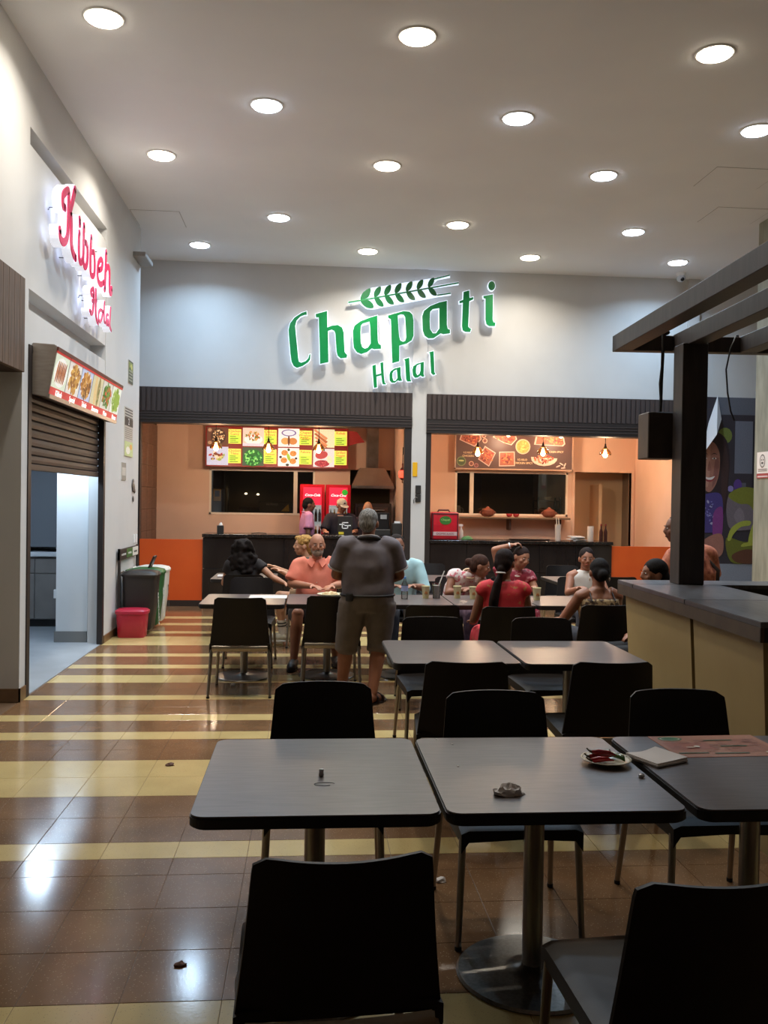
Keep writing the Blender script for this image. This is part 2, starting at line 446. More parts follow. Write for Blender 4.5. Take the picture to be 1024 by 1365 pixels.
wallseg(-2.85, 1.9, [(-1.77, .10, 1.385, 2.20), (.73, 1.46, 1.0, 2.22)])
struct('wall_stall_back_left', bm, peach)
bm = BM(); wallseg(1.9, 6.15, [(2.64, 4.73, 1.43, 2.235), (4.86, 5.93, 0, 2.25)])
struct('wall_stall_back_right', bm, peach2)
bm = BM(); box(bm, -2.85, 6.15, YB+.2, 20.4, ZI, ZI+.08); struct('ceiling_stalls', bm, peach)
# kitchen behind the stall windows
kit = M('kitchen_grey', (150,136,120), .8)
bm = BM(); box(bm, -2.85, 6.15, 19.0, 19.1, 0, ZI); struct('wall_kitchen', bm, kit)
bm = BM(); box(bm, -2.95, -2.85, YB+.2, 19.1, 0, ZI); box(bm, 6.15, 6.25, YB+.2, 19.1, 0, ZI); struct('wall_kitchen_ends', bm, kit)
bm = BM(); box(bm, 4.76, 4.84, YI+.12, 18.9, 0, ZI); struct('wall_kitchen_partition', bm, peach2)
# alcove seen through the opening of the right stall
bm = BM(); box(bm, 4.84, 6.15, 17.3, 17.4, 0, ZI); struct('wall_alcove', bm, M('alcove_cream', (236,214,180), .7))
bm = BM(); box(bm, 5.5, 5.56, 16.75, 17.3, 0, 2.04); struct('wall_alcove_fin', bm, MATS['alcove_cream'])

# low orange front panels and stall counters
orange = MN('orange_laminate', (226,96,38), (220,88,34), 2, .35)
def front_panel(x0, x1, zt, lab):
    t = thing('front_panel', lab, 'panel', (x0, YB+.02, 0))
    bm = BM(); box(bm, 0, x1-x0, 0, .05, .09, zt); mk('board', bm, orange, t)
    bm = BM(); box(bm, 0, x1-x0, -.005, .05, 0, .09); mk('kickboard', bm, M('dark_plinth', (52,42,38), .4), t)
front_panel(-2.585, -1.632, 1.03, 'bright orange low front panel beside the recycling bins')
front_panel(4.85, 6.16, .995, 'bright orange low front panel beside the kiosk post')
granite = MN('black_granite', (34,30,28), (62,54,48), 30, .16, detail=8, lo=.5, hi=.8)
gloss_black = MN('black_gloss_panel', (34,28,27), (44,37,34), 3, .14, stretch=(1,1,.2))
plain_edge = M('worktop_edge', (150,125,100), .3)
def counter(x0, x1, zt, lab, n):
    t = thing('service_counter', lab, 'counter', (x0, YB-.02, 0))
    L = x1-x0
    bm = BM(); box(bm, .02, L-.02, .04, .55, .09, zt-.05); mk('carcass', bm, M('carcass_dark', (32,28,26), .6), t)
    for k in range(n):
        for (z0, z1) in ((.1, zt*.52), (zt*.52+.006, zt-.055)):
            bm = BM(); rbox(bm, L*k/n+.003, L*(k+1)/n-.003, .012, .045, z0, z1, .003, 1); mk('panel', bm, gloss_black, t)
    bm = BM(); box(bm, 0, L, .05, .55, 0, .09); mk('kickboard', bm, MATS['dark_plinth'], t)
    bm = BM(); rbox(bm, -.01, L+.01, -.02, .6, zt-.05, zt, .006, 2); mk('worktop', bm, granite, t)
    return t
counter(-1.625, 1.48, 1.12, 'black gloss service counter of the left stall with granite worktop', 5)
counter(1.905, 4.845, 1.065, 'black gloss service counter of the right stall with granite worktop', 5)
# ------------------------------------------------------------------ ceiling downlights
trim_ring = M('lamp_ring_white', (235,235,232), .5)
disc_w = ME('led_disc_warm', (255,240,215), 16.0); disc_c = ME('led_disc_cool', (225,238,255), 16.0)
def downlight(x, y, col, power, label, group):
    t = thing('ceiling_downlight', label, 'downlight', (x, y, ZC), 0, group)
    bm = BM(); lathe(bm, [(.132,-.003),(.134,-.010),(.152,-.009),(.158,-.002),(.158,0),(.132,0)], 32, cap=False); mk('ring', bm, trim_ring, t, smooth=True)
    bm = BM(); lathe(bm, [(.10,-.024),(.128,-.020),(.134,-.012),(.134,-.004)], 32); mk('diffuser', bm, disc_w if col == WARM else disc_c, t, smooth=True)
    ld = bpy.data.lights.new('downlight_lamp', 'AREA'); ld.shape = 'DISK'; ld.size = .26; ld.energy = power; ld.color = col; ld.spread = rad(145)
    lo = bpy.data.objects.new('lamp', ld); COL.objects.link(lo); lo.parent = t; lo.location = (0,0,-.03)
    return t
GW, GC = 'warm white ceiling downlights', 'cool white ceiling downlights'
for (x, y, c) in ((-1.6,7.02,WARM),(.79,7.02,WARM),(3.19,7.02,WARM),(-.44,8.4,COOL),(1.91,8.4,COOL),(4.25,8.4,COOL),(-1.61,9.75,WARM),(.79,9.75,WARM),(3.19,9.75,COOL),
                  (-.44,11.71,COOL),(1.89,11.71,WARM),(4.25,11.71,COOL),(-1.61,13.12,COOL),(.8,13.12,WARM),(3.2,13.12,WARM),(5.44,13.09,COOL)):
    wm = c == WARM
    lb = {(5.44,13.09): 'cool bluish white round downlight next to the security camera', (-1.61,13.12): 'cool bluish white round downlight next to the ceiling hatch'}.get((x, y))
    downlight(x, y, c, LAMP_W, lb or ('warm white' if wm else 'cool bluish white') + ' round downlight recessed in the ceiling', GW if wm else GC)
# pendants over the stall counters
amber = MGLASS('amber_glass', (255,190,120), .05, .35)
bulb_m = ME('bulb_glow', (255,214,150), 40.0)
cord_m = M('cord_black', (25,22,20), .6)
def pendant(x, y, z, label, group):
    t = thing('pendant_lamp', label, 'pendant lamp', (x, y, z), 0, group)
    bm = BM(); tube(bm, [(0,0,.14),(0,0,ZI-z)], .006, 6); mk('cord', bm, cord_m, t)
    bm = BM(); lathe(bm, [(.012,.17),(.018,.13),(.03,.10),(.034,.075),(.0,.074)], 14, cap=False); mk('socket', bm, cord_m, t, smooth=True)
    bm = BM(); lathe(bm, [(.032,.10),(.055,.075),(.085,.04),(.10,.0),(.098,-.02)], 20, cap=False); mk('shade', bm, amber, t, smooth=True)
    bm = BM(); lathe(bm, [(.001,-.062),(.022,-.056),(.036,-.035),(.038,-.012),(.030,.02),(.018,.05),(.016,.076)], 14); mk('bulb', bm, bulb_m, t, smooth=True)
    ld = bpy.data.lights.new('bulb_lamp', 'POINT'); ld.energy = BULB_W; ld.color = (1,.76,.53); ld.shadow_soft_size = .05
    lo = bpy.data.objects.new('lamp', ld); COL.objects.link(lo); lo.parent = t; lo.location = (0,0,-.11)
for px, py in ((288,596),(358,598),(425,599)): 
    p = onY(px, py, 14.75); pendant(p.x, p.y, p.z, 'amber glass pendant lamp hanging before the lit menu board', 'pendants in the left stall')
for px, py in ((637,603),(724,603)):
    p = onY(px, py, 14.75); pendant(p.x, p.y, p.z, 'amber glass pendant lamp hanging before the dark menu board', 'pendants in the right stall')
p = onY(807, 605, 14.75); pendant(p.x, p.y, p.z, 'amber glass pendant lamp hanging before the plain peach wall', 'pendants in the right stall')
# two more bulbs of the right stall hang short, just showing under the lintel
for px, lab in ((678, 'amber glass pendant lamp hung short above the tilted plates of the menu board'), (748, 'amber glass pendant lamp hung short above the end of the dark menu board')):
    p = onY(px, 580, 15.45); pendant(p.x, p.y, 2.875, lab, 'pendants in the right stall')
# white batten light in the side room
t = thing('side_room_light', 'white square panel light on the side room ceiling', 'ceiling light', (-2.85, 10.15, 2.52))
bm = BM(); box(bm, -.2, .2, -.2, .2, -.03, 0); mk('body', bm, trim_ring, t)
bm = BM(); box(bm, -.18, .18, -.18, .18, -.034, -.03); mk('diffuser', bm, ME('panel_light', (235,243,255), 20), t)
ld = bpy.data.lights.new('side_lamp', 'AREA'); ld.shape = 'SQUARE'; ld.size = .36; ld.energy = 22; ld.color = COOL
lo = bpy.data.objects.new('lamp', ld); COL.objects.link(lo); lo.parent = t; lo.location = (0,0,-.04)
# ------------------------------------------------------------------ big green wall sign, letter by letter
green = MN('green_acrylic', (6,146,78), (4,134,70), 4, .3)
halo = ME('white_acrylic_lit', (226,238,255), .7)
stud_m = M('steel_stud', (120,118,115), .3, 1)
YS = YB - .12
def conv(pts, ox, oy, sc): return [(ox + x/sc, oy + y/sc) for x, y in pts]
K1 = (375,405,10.24); K2 = (460,400,10.24); K3 = (550,370,8.533); K4 = (455,350,6.206); K5 = (485,450,9.309)
def circ(x, y, rx, ry, n=20): return [(x+rx*math.cos(2*PI*k/n), y+ry*math.sin(2*PI*k/n)) for k in range(n)]
LET = [
 ('C', 'large green backlit letter C at the start of the wall sign', K1, [[(345,105),(280,125),(180,190),(120,270),(100,360),(110,500),(125,680),(140,790),(170,850),(215,875),(290,850),(365,800),(395,760),(400,690),(385,690),(370,745),(330,785),(270,805),(240,790),(232,740),(215,560),(200,420),(190,300),(210,230),(260,175),(320,152),(350,150)]]),
 ('h', 'large green backlit letter h beside the letter C', K1, [[(470,140),(625,100),(630,325),(690,300),(770,290),(830,325),(852,390),(860,560),(865,660),(885,685),(900,695),(895,735),(810,745),(770,710),(755,650),(745,500),(740,410),(725,370),(690,352),(637,370),(640,520),(645,795),(530,822),(525,560),(515,300),(512,185),(475,185)]]),
 ('a', 'large green backlit letter a between the letters h and p', K2, [[(440,212),(330,245),(210,290),(130,350),(108,420),(112,560),(120,650),(160,710),(220,737),(300,710),(365,660),(400,672),(490,665),(490,615),(460,600),(448,560),(442,400)], [(335,292),(240,320),(215,350),(212,450),(215,580),(235,645),(270,665),(310,650),(350,590),(345,400)]]),
 ('p', 'large green backlit letter p in the middle of the wall sign', K2, [[(585,212),(700,180),(800,152),(880,160),(920,200),(935,280),(935,490),(910,550),(840,595),(740,622),(740,835),(645,862),(635,600),(630,400),(625,260),(590,245)], [(718,212),(760,195),(800,200),(820,235),(830,400),(835,510),(820,560),(790,570),(755,555),(738,500),(730,400)]]),
 ('a', 'large green backlit letter a between the letters p and t', K3, [[(390,265),(300,285),(200,325),(130,380),(110,440),(115,600),(135,660),(180,692),(240,690),(320,635),(350,645),(425,635),(425,595),(400,585),(390,540)], [(305,348),(230,360),(200,390),(195,500),(200,590),(230,635),(265,635),(305,580)]]),
 ('t', 'large green backlit letter t before the dotted letter i', K3, [[(580,165),(645,148),(648,235),(690,222),(690,250),(645,270),(640,400),(632,560),(650,580),(665,585),(655,620),(600,618),(570,600),(562,550),(568,400),(572,285),(535,295),(532,270),(575,255)]]),
 ('i', 'large green backlit letter i with round dot ending the sign', K3, [[(805,212),(915,192),(912,400),(910,480),(920,510),(942,515),(938,552),(870,553),(840,530),(830,480),(830,240),(808,235)], circ(900,95,38,52)]),
 ('H', 'small green backlit capital H below the large letter p', K5, [[(105,350),(148,335),(155,462),(215,445),(205,315),(240,303),(250,480),(260,560),(278,575),(270,582),(235,580),(225,545),(217,468),(157,485),(165,618),(125,625)]]),
 ('a', 'small green backlit letter a right after the small capital H', K5, [[(455,365),(380,385),(330,420),(318,460),(320,530),(345,560),(385,560),(425,530),(440,540),(475,535),(465,505),(458,470)], [(410,395),(370,415),(355,445),(355,500),(370,540),(395,535),(418,500)]]),
 ('l', 'small green backlit letter l between two small letters a', K5, [[(500,270),(562,250),(570,400),(578,520),(590,545),(540,545),(525,520),(518,400),(512,290)]]),
 ('a', 'small green backlit letter a between two small letters l', K5, [[(745,300),(660,325),(615,355),(603,400),(610,470),(635,500),(670,495),(705,470),(725,487),(752,482),(742,455),(745,380)], [(705,325),(660,345),(648,380),(648,440),(665,470),(690,450),(703,410)]]),
 ('l', 'small green backlit letter l ending the small word', K5, [[(805,185),(865,168),(872,300),(875,430),(890,455),(860,465),(835,440),(828,330),(820,195)]]),
]
def area(p): return sum(p[i][0]*p[(i+1)%len(p)][1]-p[(i+1)%len(p)][0]*p[i][1] for i in range(len(p)))/2
def up_mesh(me, M4):      # XY drawing -> wall facing -Y
    me.transform(M4 @ Matrix.Rotation(PI/2, 4, 'X')); return me
def sign_piece(name, label, group, polys_px, back_px=None, off=.010, studs=True):
    W3 = [[onY(x, y, YS) for x, y in p] for p in polys_px]
    cx = sum(v.x for v in W3[0])/len(W3[0]); cz = sum(v.z for v in W3[0])/len(W3[0])
    P2 = [[(v.x-cx, v.z-cz) for v in p] for p in W3]
    P2 = [p if (area(p) > 0) == (i_ == 0 or len(polys_px[0]) == 12 and len(p) == 20) else p[::-1] for i_, p in enumerate(P2)]
    t = thing(name, label, 'sign letter' if name == 'sign_letter' else 'sign', (cx, YB, cz), 0, group)
    me = up_mesh(curve_mesh(P2, .008), Matrix.Translation((0, -.128, 0))); mko('face', me, green, t)
    B2 = P2
    if back_px:
        B2 = [[(onY(x, y, YS).x-cx, onY(x, y, YS).z-cz) for x, y in p] for p in back_px]
        me = up_mesh(curve_mesh(B2, .018), Matrix.Translation((0, -.10, 0)))
    else:
        me = up_mesh(curve_mesh(P2, .018, off), Matrix.Translation((0, -.10, 0)))
    mko('lit_backing', me, halo, t)
    if studs:
        pts = P2[0]
        for k in (0, len(pts)//2):
            q = Vector(pts[k])*.92; bm = BM(); tube(bm, [(q[0], -.085, q[1]), (q[0], 0, q[1])], .006, 6); mk('stud', bm, stud_m, t)
    return t
for (ch, lab, kk, polys) in LET:
    P = [smooth_poly(conv(p, *kk), True, 1) for p in polys]
    sign_piece('sign_letter', lab, 'green letters of the wall sign', [[(v[0], v[1]) for v in p] for p in P])
# wheat ear above the letters
leaves = [[(158,312),(165,270),(200,230),(242,213),(240,250),(225,285),(195,302)], [(160,314),(175,345),(215,375),(266,377),(260,340),(230,315),(200,308)]]
for k, bx in enumerate((276,361,448,540,630,722)):
    by = 300 - .183*(bx-200); e = 1.0 - .02*k
    leaves.append([(bx+dx*e, by+dy*e) for dx, dy in ((0,2),(-8,-22),(2,-55),(22,-78),(50,-86),(52,-60),(44,-32),(24,-8))])
    leaves.append([(bx+dx*e, by+dy*e) for dx, dy in ((0,2),(0,22),(14,52),(38,74),(74,78),(70,52),(52,24),(28,4))])
stem = [[(58,325),(160,309),(970,163),(970,174),(162,319),(58,336)], [(760,134),(898,101),(898,110),(770,142)], [(790,266),(905,250),(905,260),(795,276)]]
back = [[(56,322),(152,308),(160,272),(198,228),(240,211),(790,124),(900,98),(900,122),(800,142),(735,198),(972,158),(972,182),(735,216),(800,260),(908,247),(908,268),(800,282),(265,384),(210,381),(163,345),(148,328),(56,342)]]
t = sign_piece('wheat_emblem', 'green and white wheat ear emblem above the letter p of the wall sign', None, [conv(stem[0], *K4)], [conv(p, *K4)[::-1] for p in back])
cx, cz = t.location.x, t.location.z
for nm, polys in (('awn', stem[1:]), ('leaf', [[(v[0], v[1]) for v in smooth_poly(l, True, 2)] for l in leaves])):
    for p in polys:
        q = [(onY(*c, YS).x-cx, onY(*c, YS).z-cz) for c in conv(p, *K4)]
        if area(q) < 0: q = q[::-1]
        mko(nm, up_mesh(curve_mesh([q], .008), Matrix.Translation((0, -.127, 0))), MATS['green_acrylic'] if nm == 'awn' else MN('leaf_green_acrylic', (44,128,80), (38,118,72), 4, .2), t)

# ------------------------------------------------------------------ pink script sign on the left wall
pink = MN('pink_acrylic', (244,58,110), (236,48,102), 4, .2)
halo2 = ME('white_acrylic_lit_pink_sign', (240,244,255), .4)
A6 = (55,240,10.24); A7 = (85,320,10.5)
XS = XL + .14
SCR = [
 ('pink script letter K with curled stem on the white wall', .036, A6, [[(315,380),(290,340),(288,220),(320,165),(365,150),(366,300),(360,600),(345,780),(300,850),(258,800),(245,680)], [(450,130),(420,280),(378,440)], [(392,440),(400,600),(402,850),(420,980),(455,1065)]]),
 ('pink script letter i with its dot after the letter K', .030, A6, [[(515,530),(518,610)], [(512,720),(505,900),(510,1060),(530,1130),(552,1085)]]),
 ('pink script letter b right after the letter i', .030, A6, [[(575,620),(570,900),(566,1100),(590,1190),(618,1120),(625,950),(610,870),(588,850)]]),
 ('pink script letter b right before the letter e', .030, A7, [[(378,-40),(368,160),(365,300),(370,460),(395,505),(420,460),(426,300),(415,180),(392,168)]]),
 ('pink script letter e between letters b and h', .030, A7, [[(480,420),(520,400),(534,320),(515,270),(482,310),(465,430),(475,560),(510,620),(550,590)]]),
 ('pink script letter h ending the longer pink word', .032, A7, [[(585,170),(576,450),(565,690)], [(578,420),(605,370),(630,420),(632,600),(638,720),(655,742),(660,680)]]),
 ('small pink script capital H of the shorter pink word', .022, A7, [[(402,780),(380,760),(375,710),(400,680),(410,700),(410,850),(400,980),(380,1030),(360,990)], [(440,700),(440,830),(440,1000),(450,1100),(470,1160)], [(395,850),(446,850)]]),
 ('small pink script letter a right after the small capital H', .016, A7, [[(535,1000),(505,975),(482,1020),(482,1100),(502,1145),(528,1080),(540,1000)]]),
 ('small pink script letter l in the middle of the shorter word', .016, A7, [[(562,870),(558,1000),(560,1120),(570,1160)]]),
 ('small pink script letter a before the last small letter l', .016, A7, [[(614,1050),(598,1042),(588,1080),(590,1150),(600,1185),(612,1110),(616,1195)]]),
 ('small pink script letter l ending the shorter pink word', .016, A7, [[(648,950),(640,1080),(638,1200),(655,1265)]]),
]
def ribbon(path, wd):
    """rounded stroke outline round a path"""
    P = smooth_poly(path, False, 4); L, R = [], []
    for i, p in enumerate(P):
        a = P[max(0,i-1)]; b = P[min(len(P)-1,i+1)]; d = (b-a); d = d.normalized() if d.length > 0 else Vector((0,1))
        nn = Vector((-d.y, d.x)); L.append(p+nn*wd); R.append(p-nn*wd)
    return P, L, R
for (lab, wd, kk, strokes) in SCR:
    W3 = [[onX(*c, XS) for c in conv(s, *kk)] for s in strokes]
    cy = sum(v.y for v in W3[0])/len(W3[0]); cz = sum(v.z for v in W3[0])/len(W3[0])
    t = thing('script_letter', lab, 'sign letter', (XL, cy, cz), PI/2, 'pink letters of the script sign')
    bf, bb = BM(), BM()
    for si, s in enumerate(W3):
        P, L, R = ribbon([(v.y-cy, v.z-cz) for v in s], 1)
        for (b, wq, d0, d1) in ((bf, wd, -.142, -.150-si*.0009), (bb, wd*1.3, -.065, -.1412-si*.0003)):
            front, rear = [], []
            for i, p in enumerate(P):
                nn = (L[i]-p); r_ = []
                front.append((b.verts.new((p.x+nn.x*wq, d1, p.y+nn.y*wq)), b.verts.new((p.x-nn.x*wq, d1, p.y-nn.y*wq))))
                rear.append((b.verts.new((p.x+nn.x*wq, d0, p.y+nn.y*wq)), b.verts.new((p.x-nn.x*wq, d0, p.y-nn.y*wq))))
            for i in range(len(P)-1):
                b.faces.new((front[i][0], front[i+1][0], front[i+1][1], front[i][1])); b.faces.new((rear[i][1], rear[i+1][1], rear[i+1][0], rear[i][0]))
                b.faces.new((front[i][0], rear[i][0], rear[i+1][0], front[i+1][0])); b.faces.new((front[i+1][1], rear[i+1][1], rear[i][1], front[i][1]))
            for i in (0, len(P)-1): b.faces.new((front[i][0], front[i][1], rear[i][1], rear[i][0]))
            for i in (0, len(P)-1):
                bmesh.ops.create_cone(b, cap_ends=True, segments=14, radius1=wq, radius2=wq, depth=abs(d1-d0), matrix=Matrix.Translation((P[i].x, (d0+d1)/2, P[i].y)) @ Matrix.Rotation(PI/2, 4, 'X'))
    mk('face', bf, pink, t); mk('lit_body', bb, halo2, t)
    bm = BM(); q = W3[0][0]; tube(bm, [(q.y-cy, -.07, q.z-cz), (q.y-cy, -.012, q.z-cz), (q.y-cy, -.006, q.z-cz-.02), (q.y-cy, 0, q.z-cz-.02)], .005, 6); mk('stud', bm, stud_m, t)
    q = W3[-1][-1] if len(W3) > 1 else W3[0][len(W3[0])//2]
    bm = BM(); tube(bm, [(q.y-cy, -.07, q.z-cz), (q.y-cy, 0, q.z-cz)], .005, 6); mk('stud', bm, stud_m, t)
# ------------------------------------------------------------------ left stall door, shutter, light box
bm = BM()
box(bm, XL-.05, XL+.01, 7.64, 7.72, 0, 2.92); box(bm, XL-.05, XL+.01, 10.37, 10.45, 0, 2.92); box(bm, XL-.05, XL+.01, 7.72, 10.37, 2.86, 2.92)
struct('trim_5', bm, dark_frame)
slat_m = MN('shutter_slat_brown', (70,56,48), (50,40,35), 9, .55, stretch=(1,.15,5))
t = thing('door_shutter', 'brown slatted roller shutter half lowered in the side stall doorway', 'shutter', (XL-.07, 7.72, 1.89))
pm = None
for k in range(13):
    z = .055 + k*.0745
    if pm is None:
        b = BM(); prism(b, [(-.006,0),(.012,.01),(.016,.037),(.012,.065),(-.006,.0765)], -.065, 2.72, 'x')
        for v in b.verts: v.co = Vector((v.co.y, v.co.x, v.co.z))
        o = mk('slat', b, slat_m, t, loc=(0,0,z)); pm = o.data
    else: piece(pm, 'slat', t, (0,0,z))
b = BM(); rbox(b, -.012, .022, 0, 2.65, 0, .055, .006, 2); mk('bottom_bar', b, slat_m, t)

# light box menu tilted out of the wall
alu = MN('brushed_aluminium', (170,160,150), (158,148,139), 8, .4, metal=.4, stretch=(1,1,6))
MY0, MY1 = 7.75, 10.38
t = thing('menu_light_box', 'tilted lit menu box with six food photos over the side doorway', 'menu board', (XL, MY0, 2.5), PI/2)
L = MY1-MY0                     # local x runs along the wall, local -y out of it
prof = [(0,.02),(-.13,0),(-.205,.42),(-.19,.44),(0,.45)]
b = BM()
prism(b, [(-.0,.03),(-.12,.012),(-.193,.42),(0,.435)], .02, L-.02, 'x'); mk('body', b, M('box_shell', (110,100,94), .5), t)
for x0, x1 in ((-.01,.025),(L-.025,L+.01)):
    b = BM(); prism(b, prof, x0, x1, 'x'); mk('end_cap', b, alu, t, bevel=.006)
nrm = Vector((0,-.42,-.075)).normalized(); up = Vector((0,-.075,.42)).normalized()
def face_pt(x, s, d=0): return Vector((x, -.13, 0)) + up*s + Vector((0, nrm.y, nrm.z))*d
rim = M('box_rim_red_brown', (112,58,50), .4)
for s0, s1 in ((-.005,.03),(.40,.43)):
    b = BM(); A = [face_pt(x, s, d) for d in (-.02, .012) for (x, s) in ((0,s0),(L,s0),(L,s1),(0,s1))]
    vs = [b.verts.new(p) for p in A]
    for f in ((0,1,2,3),(4,5,6,7),(0,1,5,4),(1,2,6,5),(2,3,7,6),(3,0,4,7)): b.faces.new([vs[i] for i in f])
    mk('rim_rail', b, alu if s0 < 0 else rim, t)
lit = MV('lit_print', .5)
dish = [((120,80,40),(170,120,70),(90,60,30)), ((190,140,70),(150,100,50),(210,170,90)), ((170,110,50),(200,150,80),(120,80,40)), ((60,90,40),(200,170,120),(90,120,60)), ((60,100,40),(200,90,50),(100,140,60)), ((130,160,60),(160,180,90),(110,140,50))]
W6 = L/6
tilt = math.atan2(.075, .42)
for k in range(6):
    pr = Print(); w_ = W6
    pr.rect(0, w_, 0, .09, (196,64,58)); pr.rect(.008, w_-.008, .09, .375, [(214,222,200),(222,214,206),(186,196,222),(206,196,160),(212,208,196),(222,226,214)][k])
    cx_, cz_ = w_/2, .23
    if k in (0,1,2,5): pr.disc(cx_, cz_, .19, .125, (240,238,228), 20)
    cc = dish[k]
    if k == 0:
        for q in range(6): pr.disc(cx_-.11+q*.045, cz_+.0, .022, .10, (150,86,52) if q % 2 else (176,108,66), 12, -.2)
    elif k == 3:
        pr.disc(cx_-.05, cz_, .06, .15, (214,186,130), 14, .2); pr.disc(cx_+.07, cz_, .055, .15, (150,130,80), 14, .1); pr.scatter(cx_+.07, cz_, .04, .11, 24, .016, list(cc), k)
    else: pr.scatter(cx_, cz_, .17, .115, 90, .036, list(cc), k)
    if k == 5: pr.disc(cx_+.02, cz_+.0, .12, .085, (136,166,62), 16)
    pr.rect(0, w_, .375, .40, (200,60,56))
    o = pr.build('food_picture', lit, t)
    o.location = face_pt(k*W6, .005, .003); o.rotation_euler = (tilt, 0, 0)
    wd = ['Kibbeh','Special','Tabule','Shawarma','Mixto','Humus'][k]
    o2 = lettering('dish_name', wd, .07, ME('print_white', (255,245,240), .8), o, (w_/2, -.016, .025))

# side room behind the doorway
srm = MN('side_room_white', (214,218,220), (220,224,226), 2, .7)
grey_tile = MN('grey_floor_tile', (158,162,166), (144,148,152), 3, .35)
b = BM(); box(b, -5.6, XL-.01, 7.62, 12.34, -.1, .004); struct('floor_side_room', b, grey_tile)
b = BM(); box(b, -5.6, XW, 7.6, 12.36, 2.52, 2.62); struct('ceiling_side_room', b, srm)
b = BM(); box(b, -5.7, -5.6, 7.5, 12.36, 0, 3); struct('wall_side_room', b, srm)
b = BM(); box(b, -2.86, XW-.02, 10.52, 11.3, 0, 2.52); struct('wall_side_partition', b, srm)
b = BM(); box(b, -2.875, XW-.02, 10.505, 10.52, 0, .13); struct('baseboard_side', b, M('grey_skirting', (128,128,126), .4))
b = BM(); box(b, -5.6, -2.86, 11.75, 12.36, 1.02, 2.52); struct('wall_side_back', b, M('slate_grey_paint', (110,114,120), .5))
t = thing('base_cabinet', 'grey base cabinet with pale worktop in the side room', 'cabinet', (-5.2, 11.68, 0))
cabm = MN('grey_laminate', (128,122,118), (120,114,110), 4, .5)
b = BM(); box(b, 0, 2.33, .06, .6, .1, .9); mk('carcass', b, cabm, t)
for k in range(4):
    b = BM(); rbox(b, k*.583+.004, (k+1)*.583-.004, .04, .062, .11, .68, .004, 1); d = mk('door', b, cabm, t)
    b = BM(); rbox(b, k*.583+.004, (k+1)*.583-.004, .04, .062, .69, .88, .004, 1); mk('drawer', b, cabm, t)
b = BM(); box(b, 0, 2.33, .1, .6, 0, .1); mk('plinth', b, M('plinth_black', (34,32,30), .6), t)
b = BM(); rbox(b, -.01, 2.34, 0, .62, .9, .96, .006, 1); mk('worktop', b, M('worktop_pale', (205,208,210), .3), t)
b = BM(); rbox(b, -2.90, -2.86, 10.56, 10.6, .5, .6, .004, 1); o = mk('wall_socket', b, M('socket_white', (235,235,235), .4)); tag(o, 'white wall socket on the side room partition edge', 'socket')

# wall corner ledge
b = BM(); rbox(b, XL-.05, XL+.16, 11.95, 12.50, 4.80, 4.86, .008, 1)
o = mk('corner_ledge', b, M('ledge_grey', (150,150,148), .5)); tag(o, 'grey metal ledge at the end of the white wall near the ceiling', 'ledge')

# posters on the left wall
pp = MV('printed_paper', 0)
def poster(label, y0, y1, z0, z1, draw, cat='poster'):
    w_, h_ = y1-y0, z1-z0
    t = thing('wall_poster', label, cat, (XL, y0, z0), PI/2)
    b = BM(); box(b, 0, w_, -.008, 0, 0, h_); mk('board', b, M('poster_white', (225,222,214), .6), t)
    pr = Print(); draw(pr, w_, h_); pr.build('printed_face', pp, t, loc=(0,-.009,0))
    return t
def d1(p, w_, h_):
    p.rect(0, w_, 0, h_, (86,92,74)); p.rect(.02, w_-.02, h_*.5, h_-.02, (150,160,90)); p.disc(w_*.6, h_*.75, w_*.22, h_*.12, (214,210,120)); p.disc(w_*.35, h_*.62, w_*.15, h_*.1, (70,100,60))
    for k in range(4): p.rect(.03, w_-.05, .03+k*.04, .05+k*.04, (170,170,150))
poster('small green and yellow poster high on the white wall', 11.70, 12.00, 3.13, 3.42, d1)
def d2(p, w_, h_):
    p.rect(0, w_, 0, h_, (196,192,184))
    for k in range(4): p.rect(.02, w_-.02, h_-.03-k*.035, h_-.015-k*.035, (70,66,64))
    p.rect(.0, w_, h_*.62, h_*.78, (52,48,48))
    for k in range(6): p.rect(.03, w_-.03, h_*.36+k*.025, h_*.372+k*.025, (120,116,110))
    p.rect(0, w_, 0, h_*.30, (196,214,150)); p.disc(w_*.4, h_*.12, w_*.25, h_*.08, (240,240,226)); p.disc(w_*.75, h_*.2, w_*.15, h_*.06, (230,170,70))
t = poster('tall poster with white numeral 2 on a black band', 11.50, 12.02, 2.19, 2.81, d2)
lettering('numeral', '2', .12, M('ink_white', (240,240,240), .6), t, (.24, -.014, .40))
def d3(p, w_, h_):
    p.rect(0, w_, 0, h_, (150,146,138)); p.rect(.02, w_-.02, .06, h_-.06, (205,200,192))
poster('small grey paper notice beneath the tall poster', 11.36, 11.62, 1.88, 2.10, d3, 'notice')
b = BM()
rr = random.Random(3)
for k in range(9): ell(b, (rr.uniform(-.08,.08), -.01, rr.uniform(-.12,.12)), (.035,.008,.045), Matrix.Rotation(rr.random()*3, 3, 'Y'), 8, 5)
o = mk('wall_ornament', b, M('ornament_dark', (92,86,80), .5), smooth=True, loc=(XL+.001, 12.13, 1.76), rz=PI/2); tag(o, 'small dark curled ornament on the white wall above the bins', 'ornament')
for yy in (12.18, 12.34):
    b = BM(); rbox(b, XL, XL+.012, yy, yy+.07, 1.06, 1.17, .004, 1)
    o = mk('wall_switch', b, MATS['socket_white']); tag(o, 'white switch plate on the wall above the bin signs', 'switch', 'switch plates above the bins')

